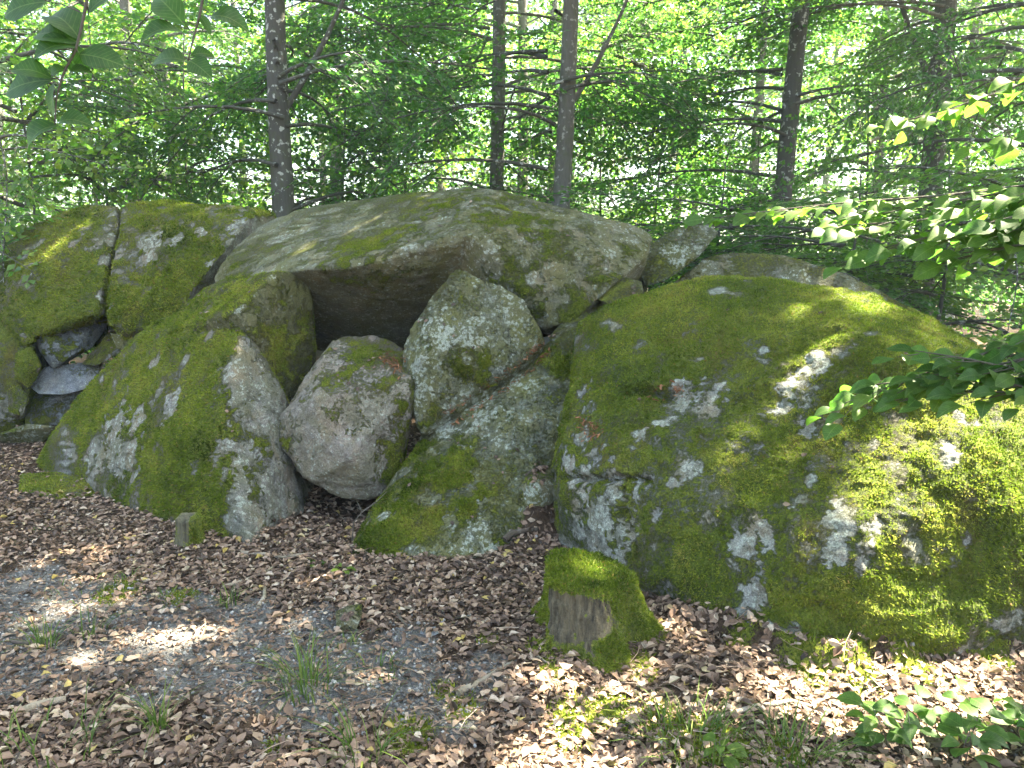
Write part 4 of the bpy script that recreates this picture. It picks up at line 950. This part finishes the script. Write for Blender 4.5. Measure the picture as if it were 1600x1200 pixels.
def tx(px, Y): return (px - 800) / F_PX * Y
for i, (lab, px, Y_, r_, H_, ln_, bk, hi, fk, nm) in enumerate([
    ('dark-barked beech with pale lichen dots behind the left end of the capstone', 457, 10.5, 0.165, 17, 0.0, M_BARK_D, 24, (3.6, 1.2, 0.1, 1.6), 'beech_tree'),
    ('straight grey beech rising behind the capstone crest', 768, 13, 0.135, 18, 0.0, M_BARK, 24, None, 'beech_tree'),
    ('leaning grey beech behind the capstone lobe', 857, 11, 0.14, 17, 0.045, M_BARK, 270, (3.8, 1.0, 0.2, 1.3), 'beech_tree'),
    ('slimmer pale beech standing back between two grey trunks', 810, 18, 0.15, 18, 0, M_BARK, 16, None, 'beech_tree'),
    ('tall grey beech behind the long low boulder', 1208, 12, 0.155, 18, 0.03, M_BARK_D, 80, None, 'beech_tree'),
    ('thick forked beech behind the mossy dome', 1432, 12, 0.19, 18, -0.01, M_BARK_D, 64, (4.2, -0.9, 0.1, 1.5), 'beech_tree'),
    ('thin straight dark trunk among leaves beyond the dome', 1600, 9.0, 0.07, 14, 0, M_BARK_D, 40, None, 'beech_tree'),
    ('beech rising behind the upper mossy blocks', 215, 15, 0.14, 18, 0, M_BARK, 16, None, 'beech_tree')]):
    tree(lab, tx(px, Y_), Y_, r_, H_, (ln_, 0), bk, low=0, high=hi, highr=4.8, tone=0.5, fork=fk, name=nm, shared=i % 2, sz=1.0 if Y_ < 14 else 1.25, sxy=1.0 if r_ > 0.1 else 0.75)
for i, (lab, x_, y_, r_, H_, hz, hi, hr) in enumerate([  # trees out of view, added so their crowns shade rocks and ground
    ('unseen tall beech past the clearing edge, added to shade the dome', 9.2, 7.6, 0.17, 18, (8, 16), 200, 4.6),
    ('unseen wide-crowned beech behind the dome end, added for shade', 5.9, 6.9, 0.17, 17, (7.5, 14), 560, 5.4),
    ('unseen spreading beech beside the mossy dome, added for shade', 6.6, 3.4, 0.17, 16, (7, 14), 420, 5.4),
    ('unseen beech at the sunny edge, added behind the other shade trees', 10.5, 12.5, 0.17, 18, (8, 16), 90, 4)]):
    tree(lab, x_, y_, r_, H_, (0, 0), M_BARK, low=0, high=hi, highz=hz, highr=hr, tone=0.5)
# understory
for i, (lab, px, Y_, H_, kd) in enumerate([
    ('sunlit sapling beside the wall rock', 8, 9.0, 5.5, 3), ('thin sapling leaning behind the upper mossy block', 52, 10.4, 5.0, 3),
    ('bushy young beech behind the tilted slab', 1130, 9.4, 2.9, 2), ('dense dark sapling behind the long low boulder', 1310, 8.6, 2.8, 2),
    ('dense sapling with broad low boughs beyond the dome', 1450, 8.0, 2.9, 2), ('bushy sapling filling the gap beside the thin dark trunk', 1580, 7.4, 3.3, 3),
    ('young beech with pale boughs behind the capstone left end', 300, 13.0, 6.0, 3), ('young beech behind the capstone crest', 620, 15.0, 7.0, 2), ('young beech between the leaning trunk and the tilted slab', 1010, 14.5, 7, 2),
    ('slender young beech behind the crack of the upper blocks', 180, 11.0, 5.5, 3), ('young beech in the shade beyond the long low boulder', 1340, 14.5, 7, 2), ('young beech behind the lichen-dotted dark beech', 540, 14, 6.5, 3), ('young beech behind the leaning grey beech', 940, 15.5, 7, 3)]):
    f_ = H_ / 4.6
    tree(lab, tx(px, Y_), Y_, 0.030, H_, (rng.normal(0, 0.03), 0), M_BARK_D, low=0, name='young_beech', cat='sapling', shared=kd, sz=f_, sxy=0.8 + 0.2 * f_)

# the far wood: a few crowns shared by many trees
far_protos = []
for i in range(3):
    far_protos.append(tree('tree of the sunlit wood far behind the boulders', 200 + 10 * i, 0, 0.16, 16, (0, 0), M_BARK, low=190, lowz=(0.6, 14), lowr=3.8, lib=SPRAYS_FAR, tone=0.68, name='far_beech', gaps=False, group='trees of the far wood'))
spots = []
for Yf, step in ((21, 3.6), (27, 4.2), (35, 5.5), (46, 7.5)):
    xf = -0.80 * Yf
    while xf < 0.85 * Yf:
        spots.append((xf + rng.uniform(-1.2, 1.2), Yf + rng.uniform(-2, 2))); xf += step * rng.uniform(0.8, 1.3)
for i, (xf, yf) in enumerate(spots):
    pr = far_protos[i % 3]
    if i < 3: r_ = pr; ch = []
    else:
        r_ = pr.copy(); COL.objects.link(r_)
        for c_ in pr.children:
            d_ = c_.copy(); COL.objects.link(d_); d_.parent = r_
    r_.location = (xf, yf, float(ground_h(xf, yf)) - 0.1); r_.rotation_euler = (0, 0, rng.random() * 6.28); s_ = rng.uniform(0.85, 1.2); r_.scale = (s_, s_, s_)

# ------------------------------------------------------------------ near boughs with single leaves
FORE_T = [leaf_template(11, 0.34, 0.10, 0.25, 0.012, 0.03), leaf_template(11, 0.31, 0.16, 0.4, 0.018, 0.03), leaf_template(11, 0.36, 0.05, 0.15, 0.022, 0.03)]
FORE_M = {}
def fore_leaf(parent, p, d, up, size, tone, m=None):
    k_ = int(rng.integers(3)); tq = int(np.clip(tone, 0, 0.99) * 5); key = (k_, tq, m.name if m else '')
    if key not in FORE_M:
        tv_, tf_ = FORE_T[k_]; me = new_mesh('leaf', tv_, tf_, True, {'rnd': np.full(len(tv_), (tq + 0.5) / 5)}); me.materials.append(m or M_LEAF_FORE); FORE_M[key] = me
    o = bpy.data.objects.new('leaf', FORE_M[key]); COL.objects.link(o)
    d = d / np.linalg.norm(d); x = np.cross(d, up); x /= np.linalg.norm(x) + 1e-9; z = np.cross(x, d)
    M = Matrix(np.stack([x, d, z], 1).tolist()).to_4x4()
    o.parent = parent
    o.matrix_local = Matrix.Translation(p.tolist()) @ M @ Matrix.Scale(float(size), 4)
    return o

def bough(root, rootloc, pts, leaf, step, side_len, tone, flat=0.25, seed=0, skip=None):
    """twig through 3-D pts (a part) with side twigs and its leaves (sub-parts)"""
    g = np.random.default_rng(seed); P = np.array(pts) - rootloc; t = np.linspace(0, len(P) - 1, 6 * len(P))
    Q = np.stack([np.interp(t, np.arange(len(P)), P[:, i]) for i in range(3)], 1)
    for _ in range(3): Q[1:-1] = 0.25 * Q[:-2] + 0.5 * Q[1:-1] + 0.25 * Q[2:]
    mb = MB(); mb.add(*tube(Q, np.linspace(0.007, 0.0018, len(Q)), 6)); cum = np.concatenate([[0], np.cumsum(np.linalg.norm(np.diff(Q, axis=0), axis=1))])
    leaves = []; s_ = 1; q = side_len * 0.4
    while q < cum[-1]:
        b = np.array([np.interp(q, cum, Q[:, i]) for i in range(3)]); d0 = np.array([np.interp(min(q + 0.05, cum[-1]), cum, Q[:, i]) - np.interp(q - 0.02, cum, Q[:, i]) for i in range(3)]); d0 /= np.linalg.norm(d0) + 1e-9
        lat = np.cross(d0, [0, 0, 1.]); lat /= np.linalg.norm(lat) + 1e-9
        sl_ = side_len * g.uniform(0.5, 1.1) * (1 - 0.5 * q / cum[-1]); d = d0 * 0.7 + lat * s_ * 0.75 + np.array([0, 0, g.uniform(-0.2, 0.1)]); d /= np.linalg.norm(d)
        e = b + d * sl_ + np.array([0, 0, -0.1 * sl_]); K = b + np.linspace(0, 1, 4)[:, None] * (e - b); mb.add(*tube(K, np.linspace(0.0025, 0.001, 4), 5))
        m_ = max(1, int(sl_ / (leaf * 0.62))); s2 = 1
        for j in range(m_ + 1):
            p_ = b + (e - b) * (j / max(m_, 1)); ld = d * (1.0 if j == m_ else 0.6) + np.cross(d, [0, 0, 1.]) * s2 * (0 if j == m_ else 0.8) + np.array([0, 0, g.uniform(-0.3, 0.05)])
            leaves.append((p_, ld)); s2 = -s2
        s_ = -s_; q += step * g.uniform(0.8, 1.2)
    leaves.append((Q[-1], Q[-1] - Q[-3]))
    br = obj('branch', mb.mesh('branch', True), M_TWIG, root)
    for p_, ld in leaves:
        if skip is not None and skip(p_ + rootloc): continue
        fore_leaf(br, p_, ld, np.array([0, -0.55, 0.85]) + g.normal(0, flat, 3), leaf * g.uniform(0.75, 1.2), tone + g.normal(0, 0.2))
    return br

# sapling just right of the view, reaching in over the dome
rl = np.array([2.75, 2.35, float(ground_h(2.75, 2.35))])
sap = thing('hazel_sapling', 'broad-leaved sapling reaching its leafy branches across the mossy dome', 'sapling', tuple(rl))
q = np.linspace(0, 1, 10)[:, None]; tp = np.array([0, 0, -0.1]) + q * np.array([-0.1, 0.25, 3.4]) + 0.06 * np.sin(q * 5) * np.array([1, 0, 0])
V, T = tube(tp, np.linspace(0.035, 0.012, 10), 10); obj('trunk', new_mesh('trunk', V, T, True, {'rnd': np.full(len(V), 0.5)}), M_BARK, sap)
tr = lambda z: rl + np.array([np.interp(z, tp[:, 2], tp[:, i]) for i in range(3)])
for sd_, z_, lf_, st_, sd2, tn_, pts in [
    (5, 1.45, 0.078, 0.038, 0.28, 0.55, [(1660, 500, 2.5), (1560, 545, 2.6), (1440, 585, 2.7), (1320, 630, 2.75)]),
    (6, 1.35, 0.078, 0.038, 0.24, 0.5, [(1680, 580, 2.3), (1600, 580, 2.4), (1510, 560, 2.5), (1430, 548, 2.6)]),
    (15, 1.40, 0.078, 0.038, 0.22, 0.5, [(1680, 620, 2.2), (1620, 610, 2.3), (1540, 590, 2.5), (1470, 580, 2.6)]),
    (7, 2.0, 0.082, 0.038, 0.28, 0.7, [(1680, 270, 2.5), (1570, 310, 2.6), (1440, 345, 2.7), (1310, 352, 2.8)]),
    (8, 2.05, 0.090, 0.055, 0.16, 0.7, [(1640, 285, 2.6), (1480, 305, 2.8), (1300, 318, 3.0), (1100, 342, 3.1)]),
    (9, 1.9, 0.082, 0.038, 0.26, 0.6, [(1680, 370, 2.4), (1600, 380, 2.5), (1490, 405, 2.7)]),
    (16, 1.95, 0.082, 0.038, 0.26, 0.65, [(1700, 310, 2.3), (1620, 330, 2.4), (1530, 350, 2.6)]),
    (10, 2.6, 0.085, 0.045, 0.22, 0.75, [(1680, 100, 2.6), (1600, 130, 2.7), (1500, 165, 2.8), (1420, 188, 2.9)]),
    (21, 1.42, 0.078, 0.04, 0.30, 0.5, [(1700, 540, 2.35), (1600, 560, 2.45), (1480, 590, 2.6), (1370, 600, 2.7)]),
    (22, 1.98, 0.082, 0.04, 0.30, 0.6, [(1700, 330, 2.4), (1590, 345, 2.55), (1450, 370, 2.7), (1350, 395, 2.8)]),
    (23, 2.02, 0.078, 0.045, 0.26, 0.6, [(1700, 280, 2.5), (1600, 295, 2.6), (1470, 318, 2.75), (1340, 330, 2.9)]),
    (24, 1.38, 0.078, 0.04, 0.24, 0.5, [(1700, 600, 2.3), (1600, 615, 2.35), (1500, 610, 2.5), (1400, 625, 2.65)]),
    (17, 2.5, 0.085, 0.045, 0.22, 0.7, [(1700, 190, 2.6), (1640, 200, 2.7), (1560, 225, 2.8)])]:
    bough(sap, rl, [tr(z_)] + [at(*q_) for q_ in pts], lf_, st_, sd2, tn_, 0.3, sd_)

# beech left of the viewer whose twigs hang into the upper corner
rl = np.array([-2.3, 1.2, float(ground_h(-2.3, 1.2))])
bt = thing('overhanging_beech', 'beech whose large-leaved twigs hang down before the wood', 'tree', tuple(rl))
tp = np.array([0, 0, -0.1]) + q * np.array([0.1, 0.1, 4.2]); V, T = tube(tp, np.linspace(0.07, 0.03, 10), 12)
obj('trunk', new_mesh('trunk', V, T, True, {'rnd': np.full(len(V), 0.5)}), M_BARK, bt)
YB = 1.45
def hand_bough(pts, leaves):
    P = np.array(pts) - rl; mb = MB(); t = np.linspace(0, len(P) - 1, 5 * len(P)); Q = np.stack([np.interp(t, np.arange(len(P)), P[:, i]) for i in range(3)], 1)
    for _ in range(2): Q[1:-1] = 0.25 * Q[:-2] + 0.5 * Q[1:-1] + 0.25 * Q[2:]
    mb.add(*tube(Q, np.linspace(0.0038, 0.0011, len(Q)), 6)); lv = []
    for (x0, y0, x1, y1, dy) in leaves:
        p_ = at(x0, y0, YB) - rl; e_ = at(x1, y1, YB + dy) - rl; k_ = Q[np.argmin(np.linalg.norm(Q - p_, axis=1))]
        mb.add(*tube(np.array([k_, 0.5 * (k_ + p_) + [0, 0, 0.003], p_]), 0.0010, 5)); lv.append((p_, e_))
    br = obj('branch', mb.mesh('branch', True), M_TWIG, bt)
    for p_, e_ in lv:
        fore_leaf(br, p_, e_ - p_, np.array([rng.normal(0, 0.3), -0.75, 0.55 + rng.normal(0, 0.2)]), np.linalg.norm(e_ - p_), 0.02 + 0.3 * rng.random())
hand_bough([rl + np.array([0.08, 0.07, 2.9]), at(60, -160, 1.35), at(140, -20, YB), at(128, 40, YB), at(118, 80, YB), at(100, 112, YB), at(88, 150, YB), at(86, 195, YB)],
    [(122, 62, 48, 42, .02), (122, 66, 42, 78, -.02), (125, 55, 70, 5, .03), (118, 70, 136, 112, .02), (122, 82, 192, 98, 0), (110, 96, 112, 112, .01), (80, 122, 2, 138, .02), (80, 118, 14, 100, -.02), (82, 128, 78, 184, .02), (86, 188, 138, 185, -.01), (84, 190, 28, 228, .01), (100, 106, 72, 118, .01), (135, 15, 195, -22, .02), (70, 0, 0, 18, .02), (105, 112, 140, 106, 0)])
hand_bough([rl + np.array([0.08, 0.07, 3.1]), at(220, -160, 1.4), at(320, -20, YB), at(312, 25, YB), at(302, 60, YB), at(294, 95, YB)],
    [(285, 34, 236, -18, .02), (282, 42, 212, 52, -.02), (312, 22, 332, 54, .02), (326, 20, 386, 34, -.01), (288, 90, 230, 92, .02), (294, 92, 328, 116, -.02), (298, 84, 336, 82, .02), (318, 5, 345, -30, .01)])

# ------------------------------------------------------------------ seedlings
def seedling(label, px, py, n, leaf, h, spread, seed, tone=0.45):
    g = np.random.default_rng(seed); b = ghit(px, py); t = thing('seedling', label, 'seedling', tuple(b)); mb = MB(); lv = []
    ns = max(1, n // 6)
    for i in range(ns):
        a = g.random() * 6.283; r_ = spread * math.sqrt(g.random()) if ns > 1 else 0.0; o_ = np.array([r_ * math.cos(a), r_ * math.sin(a) * 0.6, 0]); o_[2] = float(ground_h(b[0] + o_[0], b[1] + o_[1])) - b[2] - 0.01
        hh = h * g.uniform(0.6, 1.1); e = o_ + np.array([g.normal(0, 0.04), g.normal(0, 0.04), hh]); K = o_ + np.linspace(0, 1, 5)[:, None] * (e - o_); mb.add(*tube(K, np.linspace(0.0025, 0.0012, 5), 5))
        m_ = max(3, n // ns)
        for j in range(m_):
            f_ = 0.4 + 0.6 * (j + 1) / m_; aa = a + j * 2.4; p_ = o_ + (e - o_) * f_; st = p_ + np.array([math.cos(aa), math.sin(aa), 0.1]) * leaf * 0.35
            mb.add(*tube(np.array([p_, 0.5 * (p_ + st), st]), 0.0009, 4)); lv.append((st, np.array([math.cos(aa), math.sin(aa), g.uniform(-0.25, 0.15)])))
        if ns > 1: obj('stem', mb.mesh('stem', True), M_TWIG, t); mb = MB()
    if ns == 1: obj('stem', mb.mesh('stem', True), M_TWIG, t)
    for p_, d_ in lv: fore_leaf(t, p_, d_, np.array([0, -0.25, 1.]) + g.normal(0, 0.25, 3), leaf * g.uniform(0.75, 1.2), tone + g.normal(0, 0.2))
seedling('leafy beech seedlings on sunlit ground before the earth bank', 1465, 1175, 44, 0.075, 0.15, 0.15, 1, 0.35)
seedling('beech seedlings with broad leaves beside the dark straight stick', 1575, 1165, 36, 0.075, 0.15, 0.13, 2, 0.3)
seedling('tiny bright seedling at the foot of the slanting slab', 533, 893, 7, 0.05, 0.06, 0.02, 3, 0.9)
seedling('tiny green seedling by the whitish dead stick', 478, 886, 6, 0.045, 0.04, 0.03, 4, 0.6)
seedling('small pale seedling in front of the low grass', 1130, 1190, 6, 0.06, 0.07, 0.03, 5, 0.9)
seedling('lone green sprout in leaves near the mossy kerb', 90, 826, 4, 0.045, 0.03, 0.02, 6, 0.7)

# ------------------------------------------------------------------ added haze volume standing in for lens glare
bm = bmesh.new(); bmesh.ops.create_cube(bm, size=1.0)
for v in bm.verts: v.co = ((v.co.x) * 130, (v.co.y + 0.5) * 100 - 8, -2.5 + (v.co.z + 0.5) * 27)
hm = bpy.data.meshes.new('haze'); bm.to_mesh(hm); bm.free()
mh, N, L = mat('haze_glare'); N.remove(N['Principled BSDF']); pv = N.new('ShaderNodeVolumePrincipled')
pv.inputs['Color'].default_value = (0.80, 0.95, 1.0, 1); pv.inputs['Density'].default_value = 0.0022; pv.inputs['Anisotropy'].default_value = 0.3
L.new(pv.outputs[0], N['Material Output'].inputs['Volume'])
hz_ = obj('haze', hm, mh, kind='stuff'); tag(hz_, 'thin bluish haze volume added for the veil of lens glare', 'haze')
sc.cycles.volume_bounces = 0
